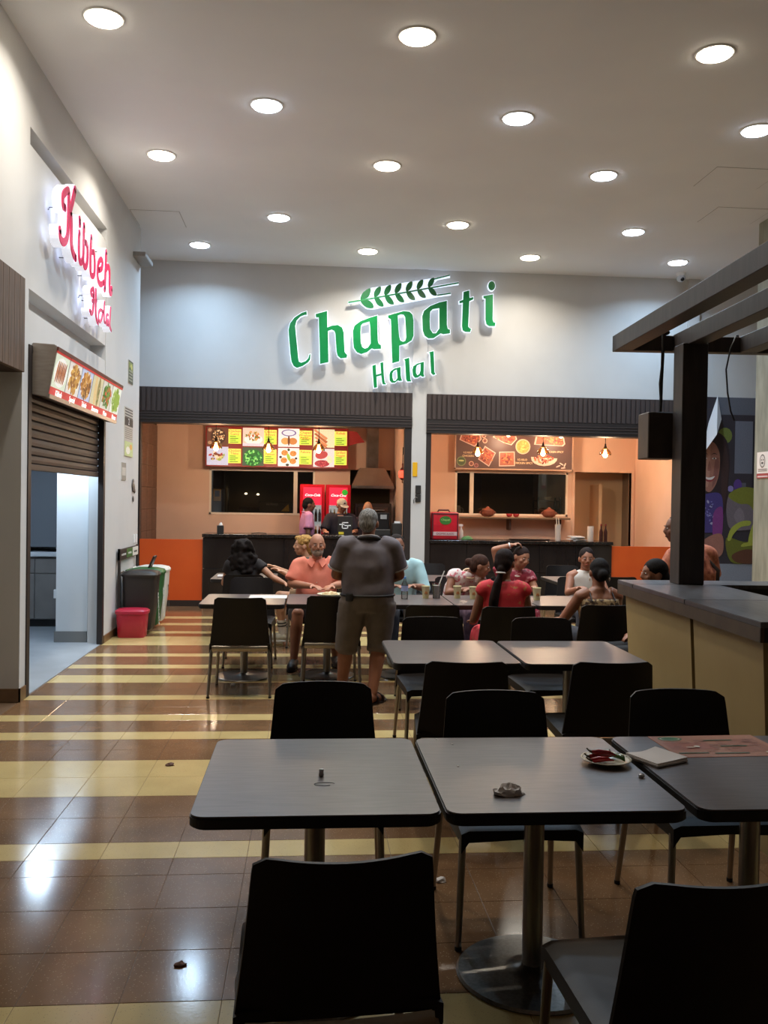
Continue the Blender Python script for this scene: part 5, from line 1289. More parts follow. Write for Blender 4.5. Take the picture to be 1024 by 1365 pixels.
    me = bpy.data.meshes.new('tmp'); hb.to_mesh(me); hb.free(); me.transform(HM); b.from_mesh(me); bpy.data.meshes.remove(me)
    body = mko('body', remeshed(b, voxel, 2, None, base is SIT), sk, t, smooth=True)
    # face
    def hpart(name, bm, mat, smooth=True):
        me = bpy.data.meshes.new(name); bmesh.ops.recalc_face_normals(bm, faces=bm.faces); bm.to_mesh(me); bm.free(); me.transform(HM); return mko(name, me, mat, t, smooth=smooth)
    for s in (-1, 1):
        e = BM(); ell(e, (s*.031,.0865,.010), (.0125,.006,.0042), None, 10, 7); eo = hpart('eye', e, M('eye_white', (214,206,198), .3))
        e = BM(); ell(e, (s*.031,.0915,.010), (.0048,.0028,.0040), None, 8, 6); io = hpart('iris', e, M('eye_dark', (26,18,14), .2)); io.parent = eo
        e = BM(); tube(e, [(s*.014,.098,.026),(s*.032,.097,.031),(s*.05,.086,.026)], [.0022,.0026,.0016], 6); hpart('eyebrow', e, M('brow_dark', (36,28,24), .8))
    e = BM(); tube(e, [(s_*.027,.087,-.052) if s_ in (-1,1) else (s_*.026,.0975-.004*abs(s_)*2,-.058+.002*abs(s_)) for s_ in (-1,-.45,0,.45,1)], [.0025,.0045,.005,.0045,.0025], 8); hpart('lips', e, M('lip_%d' % skin[0], (int(skin[0]*.78), int(skin[1]*.55), int(skin[2]*.55)), .45))
    return dict(t=t, J=J, rings=rings, HM=HM, hpart=hpart, bw=bw, bd=bd, limb=L_, skin=sk, hs=hs, seat=base is SIT)
def cloth(pr, name, bm, mat, voxel=.011, it=7, disp=None):
    return mko(name, remeshed(bm, voxel, it, disp, pr['seat']), mat, pr['t'], smooth=True)
def shirt(pr, mat, g=.018, hem=-.06, sleeve=.55, name='shirt', flare=0.0, neck=True, wr=.0045):
    J = pr['J']; R = pr['rings'](g); P = J['P']
    R[0] = (P.x, P.y, P.z+hem, R[1][3]+flare, R[1][4]+flare)
    R = [R[0]] + [r for r in R[1:] if r[2] > P.z+hem+.02]
    if not neck: R = R[:-1]
    b = BM(); loft(b, R, 24); L_ = pr['limb']
    for s in 'lr':
        a, e, w_ = J['s'+s], J['e'+s], J['w'+s]
        if sleeve > 0:
            ell(b, a, (.058*L_+g,)*3); tube(b, [a.lerp(J['N'], .5), a], [.062*L_+g*.5, .06*L_+g], 14)
            if sleeve <= 1: q = a.lerp(e, sleeve); tube(b, [a, a.lerp(q,.5), q], [.056*L_+g, .058*L_+g, .058*L_+g*1.3], 16)
            else:
                q = e.lerp(w_, sleeve-1); tube(b, [a, a.lerp(e,.5), e], [.056*L_+g, .052*L_+g, .046*L_+g], 14); ell(b, e, (.046*L_+g,)*3); tube(b, [e, q], [.046*L_+g, .044*L_+g], 14)
    return cloth(pr, name, b, mat, it=22, disp=(wr, 9, 3.1))
def trousers(pr, mat, frac=.9, g=.016, name='shorts', top=.03):
    J = pr['J']; P = J['P']; b = BM(); R = pr['rings'](g)
    loft(b, [(P.x,P.y,P.z-.11,R[1][3]*.8,R[1][4]*.85), (P.x,P.y,P.z-.04,R[1][3],R[1][4]), (P.x,P.y+0,P.z+top,R[2][3],R[2][4])], 22); L_ = pr['limb']
    for s, sg in (('l',-1),('r',1)):
        hp = P + V((sg*.095*pr['bw'],0,-.03)); k, an = J['k'+s], J['a'+s]
        if frac <= 1: q = hp.lerp(k, frac); tube(b, [hp, hp.lerp(q,.5), q], [.092*L_+g, .086*L_+g, .078*L_+g*1.4], 18)
        else:
            q = k.lerp(an, frac-1); tube(b, [hp, hp.lerp(k,.5), k], [.092*L_+g, .082*L_+g, .064*L_+g], 16); ell(b, k, (.062*L_+g,)*3); tube(b, [k, q], [.064*L_+g, .05*L_+g*1.2 if frac > 1.5 else .066*L_+g], 16)
    return cloth(pr, name, b, mat, disp=(.004, 11, 1.7))
def shoes(pr, mat, name='shoe', sole=None, low=True):
    J = pr['J']
    for s in 'lr':
        an = J['a'+s]; fy = J['f'+s]; fd = V((-math.sin(fy), math.cos(fy), 0)); b = BM(); c = V((an.x, an.y, 0))
        z0 = an.z - .08
        pts = [c-fd*.075+V((0,0,.045+z0)), c-fd*.03+V((0,0,.055+z0)), c+fd*.06+V((0,0,.05+z0)), c+fd*.15+V((0,0,.035+z0)), c+fd*.205+V((0,0,.025+z0))]
        tube(b, pts, [.034,.046,.048,.046,.022], 14)
        if not low: tube(b, [c+V((0,0,.05+z0)), c+V((0,0,.10+z0))], [.046,.044], 12)
        for v in b.verts: v.co.z = max(v.co.z, z0+.004)
        o = mko(name, remeshed(b, .009, 2), mat, pr['t'], smooth=True)
        if sole:
            b = BM(); pl = []
            for k in range(20):
                a = 2*PI*k/20; pl.append((c + fd*(.065+.142*math.cos(a)) + V((fd.y,-fd.x,0))*.05*math.sin(a)*(1+.12*math.cos(a)))[:2])
            prism(b, pl, z0+.0, z0+.016, 'z'); so = mk('sole', b, sole, pr['t']); so.parent = o
def sandals(pr, mat):
    J = pr['J']
    for s in 'lr':
        an = J['a'+s]; fy = J['f'+s]; fd = V((-math.sin(fy), math.cos(fy), 0)); sd = V((fd.y,-fd.x,0)); c = V((an.x, an.y, 0)); b = BM(); pl = []
        for k in range(20):
            a = 2*PI*k/20; pl.append((c + fd*(.065+.15*math.cos(a)) + sd*.05*math.sin(a)*(1+.12*math.cos(a)))[:2])
        prism(b, pl, 0, .014, 'z'); o = mk('sandal_sole', b, mat, pr['t'])
        for dd in (.02, .10):
            b = BM(); q = c + fd*dd; tube(b, [q-sd*.047+V((0,0,.01)), q-sd*.042+V((0,0,.05)), q+V((0,0,.085 if dd < .05 else .07)), q+sd*.042+V((0,0,.05)), q+sd*.047+V((0,0,.01))], .009, 8, True, 1.8); st = mk('strap', b, mat, pr['t'], smooth=True); st.parent = o
def socks(pr, mat, stripe):
    J = pr['J']
    for s in 'lr':
        k, an = J['k'+s], J['a'+s]; b = BM(); tube(b, [an-V((0,0,.03)), an, an.lerp(k,.38)], [.043,.042,.054], 16); o = mk('sock', b, mat, pr['t'], smooth='auto')
        for f_ in (.22, .29):
            b = BM(); tube(b, [an.lerp(k,f_), an.lerp(k,f_+.03)], [.053,.0535], 16); q = mk('sock_stripe', b, stripe, pr['t']); q.parent = o
def hair(pr, kind, col, seed=0):
    mat = MN('hair_%s_%d_%d_%d' % ((kind,)+col), col, tuple(int(c*.6) for c in col), 40, .75, stretch=(3,3,.6), spec=.15)
    b = BM()
    if kind in ('short', 'grey'):
        ell(b, (0,-.016,.034), (.082,.096,.090), None, 18, 12); ell(b, (0,-.055,-.01), (.074,.06,.075), None, 14, 10)
    elif kind == 'fringe':
        ell(b, (0,-.045,-.015), (.080,.065,.045), None, 16, 10)
    elif kind == 'wavy':
        ell(b, (0,-.016,.04), (.086,.100,.092), None, 18, 12); ell(b, (0,-.075,-.02), (.082,.06,.10), None, 16, 12); ell(b, (.04,.05,.085), (.05,.05,.03))
        for k in range(12): a = 2*PI*k/12; ell(b, (.07*math.cos(a), -.03+.075*math.sin(a), .05+.03*math.sin(a*2)), (.028,.028,.026))
    elif kind in ('bun', 'pony', 'up'):
        ell(b, (0,-.014,.034), (.082,.098,.091), None, 20, 14); ell(b, (0,-.055,-.005), (.077,.062,.08), None, 16, 12)
        if kind == 'bun': ell(b, (0,-.115,-.03), (.048,.04,.048), None, 14, 10)
        if kind == 'up': ell(b, (0,-.125,.01), (.04,.045,.045), None, 14, 10)
        if kind == 'pony':
            ell(b, (0,-.10,-.06), (.035,.035,.04)); tube(b, [(-.0,-.10,-.08),(-.02,-.125,-.18),(-.035,-.135,-.30),(-.045,-.13,-.42),(-.05,-.12,-.5)], [.032,.055,.068,.062,.03], 14, True, .6)
    elif kind == 'curly':
        rr = random.Random(4); ell(b, (0,-.02,.02), (.115,.12,.11), None, 18, 12); ell(b, (0,-.06,-.14), (.15,.10,.15), None, 18, 12)
        for k in range(60):
            a = rr.random()*2*PI; z = rr.uniform(-.26,.10); rr_ = .115 if z > -.05 else .145
            if math.sin(a) > .45 and z < .05: continue
            ell(b, (rr_*math.cos(a), -.03+rr_*.75*math.sin(a), z), (.035,.035,.035), None, 8, 6)
    elif kind == 'long':
        ell(b, (0,-.014,.034), (.084,.099,.092), None, 20, 14); ell(b, (0,-.06,-.06), (.085,.065,.13), None, 16, 12); tube(b, [(0,-.07,-.05),(0,-.085,-.18),(0,-.08,-.30)], [.08,.085,.06], 14, True, .6)
    me = remeshed(b, .009 if kind != 'curly' else .012, 2 if kind != 'curly' else 1, (.006 if kind in ('wavy','curly') else .0022, 28, seed)); me.transform(pr['HM'])
    return mko('hair', me, mat, pr['t'], smooth=True)
def necktube(pr, name, mat, r, rad_, z=0, dy=0, n=20, flat=1.0, tilt=.25):
    N = pr['J']['N']; b = BM()
    tube(b, [N+V((r*math.cos(a), r*math.sin(a)*1.0+dy, z-tilt*r*math.sin(a))) for a in [2*PI*k/n for k in range(n+1)]], rad_, 8, True, flat); return mk(name, b, mat, pr['t'], smooth=True)
SK1, SK2, SK3, SK4, SK5 = (176,118,88), (150,98,72), (204,150,116), (128,82,60), (188,134,102)

# 1 standing man in the grey polo
p = person('standing man seen from behind in grey polo shirt and cargo shorts', (.50,7.50), 0, STAND,
  dict(P=(0,0,.86), C=(0,-.01,1.13), N=(0,.01,1.355), H=(.0,.04,1.487), sl=(-.195,0,1.29), sr=(.195,0,1.29), el=(-.265,.06,1.05), er=(.27,.05,1.05), wl=(-.12,.27,1.02), wr=(.16,.26,.98),
       kl=(-.17,.03,.46), kr=(.10,.02,.46), al=(-.21,.06,.08), ar=(.04,-.13,.08), fl=.3, fr=-.6), SK2, bw=1.2, bd=1.12, belly=.05, limb=1.12, head=(-14,-4,0), voxel=.008, palms=((0,0,-1),(0,0,1)), hands=(.5,.3))
polo = MN('polo_grey', (108,100,104), (96,88,92), 14, .8); shirt(p, polo, .02, -.04, .78, wr=.011)
cargo = MN('cargo_khaki', (108,98,92), (94,86,80), 10, .85); trousers(p, cargo, 1.13, .026)
hair(p, 'grey', (150,146,140)); sandals(p, M('leather_dark', (44,32,28), .6))
necktube(p, 'collar', M('collar_dark', (46,40,42), .8), .085, .016, -.005, 0, 20, 1.4)
necktube(p, 'collar_tip', M('collar_tip_white', (196,186,180), .8), .088, .005, .013)
P_ = p['J']['P']; b = BM(); tube(b, [P_+V((.213*math.cos(a), .012+.168*math.sin(a), .03)) for a in [2*PI*k/28 for k in range(29)]], .012, 8, True, 1.9); mk('belt', b, M('belt_black', (26,22,22), .5), p['t'], smooth=True)
b = BM(); rbox(b, -.03, .03, -.02, .02, -.035, .035, .012, 2, Matrix.Translation(P_+V((-.16,-.14,.02))) @ Matrix.Rotation(-.7, 4, 'Z')); mk('belt_pouch', b, M('pouch_black', (22,20,20), .5), p['t'])
for x, y, z in ((-.235,.05,.66),(.175,-.0,.64)):
    b = BM(); rbox(b, -.018, .018, -.06, .06, -.07, .07, .01, 1, Matrix.Translation((x,y,z))); mk('cargo_pocket', b, cargo, p['t'], smooth='auto')
for s in 'lr':
    a, e = p['J']['s'+s], p['J']['e'+s]; q = a.lerp(e,.77); b = BM(); ax = (e-a).normalized(); tube(b, [q-ax*.006, q+ax*.006], .0905, 18); mk('cuff_stripe', b, M('cuff_pale', (170,160,156), .8), p['t'], smooth='auto')
t = thing('card_terminal', 'black handheld card terminal in the standing man hands', 'card terminal', (.615,7.835,.996), .3)
b = BM(); rbox(b, -.04, .04, -.08, .09, -.015, .02, .01, 2); mk('case', b, M('pouch_black', (22,20,20), .5), t)
b = BM(); box(b, -.03, .03, .02, .075, .02, .022); mk('screen', b, M('screen_grey', (70,80,84), .2), t)
for r_ in range(3):
    for c_ in range(3): b = BM(); box(b, -.03+c_*.022, -.014+c_*.022, -.065+r_*.024, -.048+r_*.024, .02, .024); mk('key', b, M('key_grey', (110,108,106), .5), t)

# 2 man in salmon shirt
p = person('smiling bald man in salmon short-sleeved shirt sitting at the table', (.09,9.50), 180, SIT,
  dict(P=(0,0,.56), C=(0,.03,.84), N=(0,.06,1.055), H=(0,.12,1.205), sl=(-.185,.05,.985), sr=(.185,.05,.985), el=(-.26,.14,.80), er=(.265,.12,.80), wl=(-.15,.36,.80), wr=(.05,.38,.80),
       kl=(-.15,.44,.52), kr=(.19,.44,.52), al=(-.2,.40,.085), ar=(.22,.58,.085), fl=.1, fr=-.15), (182,122,92), bw=1.15, bd=1.12, belly=.05, limb=1.08, head=(6,-6,0), voxel=.008)
sal = MN('salmon_cotton', (238,138,112), (226,124,100), 9, .8); shirt(p, sal, .022, -.02, .85, wr=.013)
for s in (-1, 1):
    b = BM(); N = p['J']['N']; vs = [b.verts.new(N+V(q)) for q in ((s*.02,.10,-.03),(s*.075,.055,.02),(s*.10,.09,-.04),(s*.055,.125,-.085))]; b.faces.new(vs)
    r_ = bmesh.ops.extrude_face_region(b, geom=b.faces[:]); [setattr(v, 'co', v.co+V((0,.012,.006))) for v in r_['geom'] if isinstance(v, bmesh.types.BMVert)]; mk('collar', b, sal, p['t'])
for k in range(4):
    b = BM(); ell(b, (.0,.172+.014*min(k,2),.95-.065*k), (.006,.004,.006), None, 8, 6); mk('button', b, M('button_pale', (230,190,170), .4), p['t'])
b = BM(); ell(b, (0,.056,-.076), (.0575,.048,.042), None, 16, 10); ell(b, (-.055,.02,-.05), (.012,.03,.035)); ell(b, (.055,.02,-.05), (.012,.03,.035)); ell(b, (0,.095,-.044), (.034,.010,.008)); me = remeshed(b, .006, 2, (.002,60,1)); me.transform(p['HM']); mko('beard', me, MN('beard_grey', (150,128,112), (110,90,78), 60, .9), p['t'], smooth=True)
hair(p, 'fringe', (120,92,74)); trousers(p, MN('shorts_grey', (92,86,84), (80,75,73), 10, .85), .92, .02)
shoes(p, M('loafer_brown', (50,38,34), .5), 'loafer', M('sole_dark', (30,26,24), .7))
e = BM(); tube(e, [(-.022,.093,-.0555),(0,.1005,-.060),(.022,.093,-.0555)], [.002,.0035,.002], 6); p['hpart']('teeth', e, M('teeth', (225,215,200), .3))

# 3 blond man in profile
p = person('blond wavy haired man in dark olive shirt sitting sideways', (.10,10.35), 84, SIT,
  dict(P=(0,0,.545), C=(0,.05,.81), N=(0,.10,.995), H=(-.0,.16,1.145), sl=(-.17,.09,.935), sr=(.17,.09,.935), el=(-.25,.14,.745), er=(.2,.3,.78), wl=(-.26,.36,.86), wr=(.02,.50,.89),
       kl=(-.16,.40,.58), kr=(.10,.44,.54), al=(-.115,.37,.14), ar=(.035,.32,.09), fl=0, fr=0), SK3, bw=1.0, head=(10,0,0), voxel=.009)
shirt(p, MN('olive_shirt', (74,62,48), (62,52,40), 10, .85), .02, -.03, 1.05, wr=.006); trousers(p, MN('shorts_beige', (170,136,100), (154,122,90), 8, .85), .75, .02); hair(p, 'wavy', (196,150,84), 3)
socks(p, M('sock_white', (214,206,196), .9), M('sock_stripe', (40,36,36), .9)); shoes(p, MN('sneaker_cream', (206,196,170), (180,168,140), 12, .6), 'sneaker', M('sole_white', (220,212,196), .6))

# 4 curly haired woman in black
p = person('woman with long dark curly hair in black sitting with her back turned', (-.72,10.12), 0, SIT,
  dict(N=(0,.03,.985), H=(0,.05,1.10), sl=(-.15,.02,.93), sr=(.155,.02,.945), el=(-.22,.12,.72), er=(.33,-.05,.80), wl=(-.1,.35,.77), wr=(.46,-.10,.745)), SK5, bw=.95, limb=.9, head=(-20,0,0))
blk = MN('black_jersey', (28,23,23), (34,28,28), 14, .85); shirt(p, blk, .016, -.08, .4); trousers(p, M('black_trousers', (24,21,21), .85), 1.85, .012, 'trousers'); hair(p, 'curly', (30,22,19)); shoes(p, M('shoe_black', (20,18,18), .6))

# 5-7 staff behind the left counter
p = person('counter man in pink polo shirt standing sideways before the fridges', (-.03,14.98), -80, STAND, dict(el=(-.24,-.02,1.12), er=(.24,-.02,1.12), wl=(-.22,.08,.88), wr=(.22,.08,.88)), SK4, bw=1.05, limb=1.0, head=(0,-6,0), voxel=.011)
shirt(p, MN('pink_polo', (214,150,186), (202,138,174), 10, .8), .018, -.08, .7); trousers(p, M('navy_trousers', (40,40,52), .85), 1.9, .014, 'trousers'); hair(p, 'short', (32,26,24)); shoes(p, MATS['shoe_black'])
necktube(p, 'collar', MATS['pink_polo'], .072, .014, .0, 0, 18, 1.5); q = p['J']; 
for s in 'lr':
    b = BM(); ax = (q['e'+s]-q['s'+s]).normalized(); c = q['s'+s].lerp(q['e'+s],.7); tube(b, [c-ax*.008, c+ax*.008], .083, 16); mk('cuff', b, M('cuff_plum', (110,60,84), .8), p['t'], smooth='auto')
p = person('counter man in dark shirt and beige cap looking down', (.52,14.98), 180, STAND, dict(P=(0,0,.94), N=(0,.04,1.44), H=(-.02,.08,1.575), sl=(-.19,.03,1.37), sr=(.19,.03,1.37), el=(-.26,.10,1.16), er=(.27,.12,1.16), wl=(-.20,.32,1.155), wr=(.24,.36,1.155)), SK1, bw=1.1, limb=1.0, head=(22,-18,0), voxel=.011, hands=(.2,.2))
shirt(p, MN('dark_tshirt', (46,34,40), (38,28,34), 10, .85), .02, -.08, .9); trousers(p, MATS['navy_trousers'], 1.9, .014, 'trousers'); shoes(p, MATS['shoe_black']); hair(p, 'fringe', (32,26,24))
b = BM(); N = p['J']['N']; vs = [b.verts.new(N+V(c)) for c in ((-.05,.105,-.02),(.05,.105,-.02),(0,.135,-.14))]; b.faces.new(vs); r_ = bmesh.ops.extrude_face_region(b, geom=b.faces[:]); [setattr(v, 'co', v.co+V((0,.012,.004))) for v in r_['geom'] if isinstance(v, bmesh.types.BMVert)]; mk('neckline', b, p['skin'], p['t'])
b = BM(); ell(b, (0,-.006,.040), (.086,.104,.090), None, 20, 12); b2 = [v for v in b.verts if v.co.z < .028]
for v in b2: v.co.z = .028
capm = MN('cap_beige', (196,176,150), (180,160,136), 20, .85); p['hpart']('cap', b, capm)
b = BM(); ell(b, (0,.105,.034), (.074,.072,.007), Matrix.Rotation(-.18, 3, 'X'), 18, 8)
p['hpart']('cap_brim', b, capm); b = BM(); ell(b, (0,.097,.075), (.018,.006,.014)); p['hpart']('cap_badge', b, M('badge_dark', (60,50,50), .6))
p = person('balding counter man in dark shirt behind the standing man', (.995,15.27), 178, STAND, dict(P=(0,0,.90), C=(0,0,1.16), N=(0,.03,1.37), H=(0,.06,1.535), sl=(-.19,0,1.31), sr=(.19,0,1.31), el=(-.25,.02,1.06), er=(.25,.02,1.06), wl=(-.23,.12,.84), wr=(.23,.12,.84)), (196,142,106), bw=1.12, limb=1.0, head=(0,-14,0), voxel=.011)
shirt(p, MATS['dark_tshirt'], .02, -.08, .9); trousers(p, MATS['navy_trousers'], 1.9, .014, 'trousers'); shoes(p, MATS['shoe_black']); hair(p, 'fringe', (90,72,60))

# 8 man in light blue
p = person('man in light blue shirt sitting half hidden behind the standing man', (.98,9.60), 180, SIT, dict(P=(0,0,.555), C=(0,.04,.83), N=(.02,.08,1.04), H=(.05,.14,1.20), sl=(-.185,.07,.975), sr=(.185,.07,.975), el=(-.25,.18,.76), er=(.26,.18,.76), wl=(-.10,.40,.80), wr=(.10,.42,.80)), SK2, bw=1.08, limb=1.0, head=(14,-12,0))
shirt(p, MN('light_blue_cotton', (172,204,206), (158,192,196), 9, .8), .022, -.02, 1.1, wr=.007); trousers(p, M('grey_jeans', (66,66,72), .85), 1.85, .014, 'trousers'); hair(p, 'short', (40,30,26)); shoes(p, M('shoe_grey', (120,116,112), .7))

# 9 leaning woman
flo = MN('white_pink_floral', (226,206,200), (190,90,100), 26, .8, lo=.52, hi=.62)
p = person('woman in white floral top leaning over the table with hair pinned up', (1.56,9.56), 180, SIT, dict(C=(-.06,.09,.79), N=(-.14,.17,.935), H=(-.235,.26,1.005), sl=(-.24,.20,.87), sr=(.03,.15,.90), el=(-.30,.34,.76), er=(.10,.24,.72), wl=(-.12,.46,.78), wr=(-.10,.40,.78)), SK2, bw=.95, limb=.92, head=(80,-14,0))
shirt(p, flo, .016, -.10, .25); trousers(p, MN('mauve_trousers', (110,84,98), (86,64,78), 20, .85), 1.8, .02, 'trousers'); hair(p, 'up', (74,46,34), 2); shoes(p, MATS['shoe_black'])
necktube(p, 'bead_necklace', M('beads_cream', (220,190,150), .4), .075, .008, -.015, .01, 24, 1.0, .6)

# 10 woman in red, seen from behind
red = MN('red_floral_dress', (206,44,52), (190,120,70), 22, .75, lo=.58, hi=.66)
p = person('woman in red floral dress with long dark ponytail seen from behind', (1.62,7.34), 0, SIT, dict(N=(0,.03,1.02), H=(.015,.06,1.17), sl=(-.165,.02,.95), sr=(.165,.02,.95), el=(-.235,.06,.70), er=(.235,.08,.70), wl=(-.20,.28,.66), wr=(.16,.32,.70)), SK2, bw=1.0, limb=.95, head=(-28,-6,0), voxel=.008)
shirt(p, red, .016, -.12, .12, 'dress'); trousers(p, red, 1.25, .03, 'dress_skirt'); hp_ = hair(p, 'pony', (40,26,22), 5); shoes(p, MATS['shoe_black'])
b = BM(); tube(b, [(.036*math.cos(a), -.10-.006+.036*math.sin(a)*.9, -.085) for a in [2*PI*k/16 for k in range(17)]], .007, 6); p['hpart']('hair_band', b, M('band_white', (226,216,206), .5))

# 11 woman with raised arm
mar = MN('maroon_print', (150,40,56), (196,130,130), 26, .8, lo=.55, hi=.66)
p = person('woman in maroon print dress resting a raised arm over her head', (2.22,9.62), 180, SIT, dict(P=(0,0,.54), C=(0,.05,.79), N=(-.01,.09,.95), H=(-.05,.15,1.085), sl=(-.155,.09,.885), sr=(.15,.08,.90), el=(-.22,.2,.70), er=(.235,.12,1.165), wl=(-.15,.38,.78), wr=(.06,.16,1.22)), SK1, bw=.97, limb=.92, head=(24,-14,-12), hands=(.5,1.0), palms=((0,0,-1),(0,0,-1)))
shirt(p, mar, .016, -.1, .35); trousers(p, mar, 1.2, .03, 'dress_skirt'); hair(p, 'bun', (52,34,28), 6); shoes(p, MATS['shoe_black'])
necktube(p, 'pearl_necklace', M('pearl', (236,224,206), .25), .072, .009, -.012, .015, 26, 1.0, .7)
w_ = p['J']['wr']; b = BM(); ax = (p['J']['wr']-p['J']['er']).normalized(); tube(b, [w_-ax*.026, w_-ax*.012], .033, 14); mk('bracelet', b, M('bracelet_white', (226,222,220), .3), p['t'], smooth='auto')

# 12 woman in white
p = person('woman in white sleeveless top facing from across the table', (3.02,9.68), 178, SIT, dict(P=(0,0,.53), C=(0,.04,.77), N=(.0,.07,.945), H=(.0,.12,1.078), sl=(-.15,.07,.88), sr=(.155,.07,.88), el=(-.21,.20,.70), er=(.215,.18,.71), wl=(-.06,.40,.78), wr=(.16,.40,.78)), (170,112,84), bw=.97, limb=.95, head=(-8,-4,0))
shirt(p, MN('white_cotton', (226,220,212), (212,206,198), 9, .8), .016, -.1, 0); trousers(p, MATS['grey_jeans'], 1.8, .014, 'trousers'); hair(p, 'bun', (46,32,28), 7); shoes(p, MATS['shoe_grey'])

# 13 woman with bun, seen from behind
p = person('woman with dark bun in patterned camisole seen from behind', (2.47,7.47), 6, SIT, dict(P=(0,0,.52), C=(0,.0,.76), N=(.0,.02,.955), H=(.02,.05,1.09), sl=(-.165,.01,.885), sr=(.165,.01,.885), el=(-.29,.10,.67), er=(.22,.12,.66), wl=(-.36,.33,.62), wr=(.14,.36,.70)), (150,98,72), bw=1.02, limb=1.0, head=(-8,-8,0), voxel=.008)
cam_ = MN('camisole_print', (176,150,110), (70,50,36), 30, .8, lo=.45, hi=.55)
J_ = p['J']; P_ = J_['P']; C_ = J_['C']; b = BM(); loft(b, [(P_.x,P_.y,P_.z-.10,.19,.15),(P_.x,P_.y,P_.z+.05,.186,.137),(C_.x,C_.y,C_.z-.10,.165,.122),(C_.x,C_.y,C_.z+.03,.186,.132),(C_.x,C_.y,C_.z+.10,.176,.120),(C_.x,C_.y,C_.z+.115,.172,.116)], 26); cloth(p, 'camisole', b, cam_)
for s in (-1, 1): b = BM(); tube(b, [C_+V((s*.10,-.108,.10)), C_+V((s*.105,-.098,.10)), V((s*.10,-.03,.935)), V((s*.10,.05,.92)), C_+V((s*.09,.12,.03))], .006, 6); mk('shoulder_strap', b, M('strap_dark', (44,32,26), .7), p['t'], smooth=True)
trousers(p, M('dark_jeans', (36,34,40), .85), 1.85, .014, 'trousers'); hair(p, 'bun', (28,22,20), 8); shoes(p, MATS['sneaker_cream'])
for s in (-1, 1): b = BM(); ell(b, (s*.086,-.006,-.06), (.006,.012,.016)); p['hpart']('earring', b, M('earring_pale', (210,190,170), .3))

# 14-15 by the kiosk
p = person('dark haired woman sitting low behind the kiosk counter', (2.735,6.795), 84, SIT, dict(N=(0,.03,1.0), H=(0,.05,1.135), el=(-.19,.04,.73), er=(.19,.04,.73), wl=(-.07,.19,.665), wr=(.07,.19,.665), sl=(-.15,.03,.93), sr=(.15,.03,.93), kl=(-.11,.37,.52), kr=(.11,.37,.52), al=(-.12,.25,.08), ar=(.12,.25,.08)), SK2, bw=.95, limb=.9, head=(10,0,0), voxel=.011)
shirt(p, blk, .016, -.08, .5); trousers(p, MATS['black_trousers'], 1.85, .012, 'trousers'); hair(p, 'long', (26,20,18), 9); shoes(p, MATS['shoe_black'])
p = person('man in terracotta patterned shirt standing behind the kiosk post', (3.33,7.42), 30, STAND, dict(P=(0,0,.85), C=(-.02,0,1.11), N=(-.12,.03,1.32), H=(-.20,.09,1.475), sl=(-.29,.05,1.24), sr=(.09,-.02,1.25), el=(-.34,.12,1.02), er=(.17,.0,1.0), wl=(-.28,.3,1.0), wr=(.16,.2,.92), kl=(-.1,.02,.45), kr=(.1,.02,.45)), SK4, bw=1.1, limb=1.05, head=(50,-4,0), voxel=.011)
shirt(p, MN('terracotta_print', (206,128,98), (150,76,58), 22, .8, lo=.42, hi=.66), .022, -.08, .75, wr=.008); trousers(p, MATS['navy_trousers'], 1.9, .014, 'trousers'); hair(p, 'short', (30,24,22), 2); shoes(p, MATS['shoe_black'])
b = BM(); J_ = p['J']; tube(b, [J_['N']+V((.06,.10,-.03)), J_['N']+V((.07,-.03,-.01)), J_['C']+V((.06,-.15,.02)), J_['P']+V((.0,-.17,.05))], .016, 8, True, .4); mk('shoulder_strap', b, M('strap_dark', (44,32,26), .7), p['t'], smooth=True)
# ------------------------------------------------------------------ small things on tables and floor
china = MN('cream_china', (222,214,190), (206,198,172), 30, .25)
def dished(r, h): return [(r*.45,0),(r*.5,.003),(r*.8,h*.6),(r,h),(r*.985,h+.002),(r*.78,h*.75),(r*.5,.007),(.001,.006)]
t = thing('china_plate', 'cream china plate with beaded rim holding chillies', 'plate', (1.097,3.205,TZ))
b = BM(); lathe(b, dished(.092,.018), 40, cap=False); mk('dish', b, china, t, smooth=True)
for k in range(28):
    a = 2*PI*k/28; b = BM(); ell(b, (.087*math.cos(a), .087*math.sin(a), .018), (.005,.005,.0025), None, 6, 4); mk('rim_bead', b, china, t, smooth=True)
def chilli(x, y, z, rz, col, lab, L=.085, stem=True):
    t = thing('chilli_pepper', lab, 'chilli', (x, y, z), rz, 'chillies on the china plate')
    b = BM(); tube(b, [(-L/2,0,.010),(-L*.2,.004,.013),(L*.2,.006,.012),(L/2,-.004,.008)], [.009,.011,.009,.002], 10); mk('pod', b, M('chilli_%d_%d_%d' % col, col, .2), t, smooth=True)
    b = BM(); tube(b, [(-L/2+.004,0,.010),(-L/2-.012,.003,.016),(-L/2-.02,.004,.024)], [.006,.003,.003], 7); mk('stem', b, M('chilli_stem', (70,60,30), .5), t, smooth=True)
chilli(1.085,3.232,TZ+.006,.15,(150,16,24),'dark red chilli with upright stem on the china plate')
chilli(1.078,3.184,TZ+.006,.1,(168,22,28),'bright red chilli lying along the plate edge')
chilli(1.090,3.208,TZ+.024,-.35,(140,14,22),'red chilli lying across the other two red ones')
chilli(1.144,3.204,TZ+.010,-1.25,(48,84,26),'green chilli on the china plate',.08)
tis = M('napkin_white', (226,218,212), .85)
t = thing('napkin_stack', 'neat stack of folded white napkins between two tables', 'napkins', (1.30,3.237,TZ), rad(27))
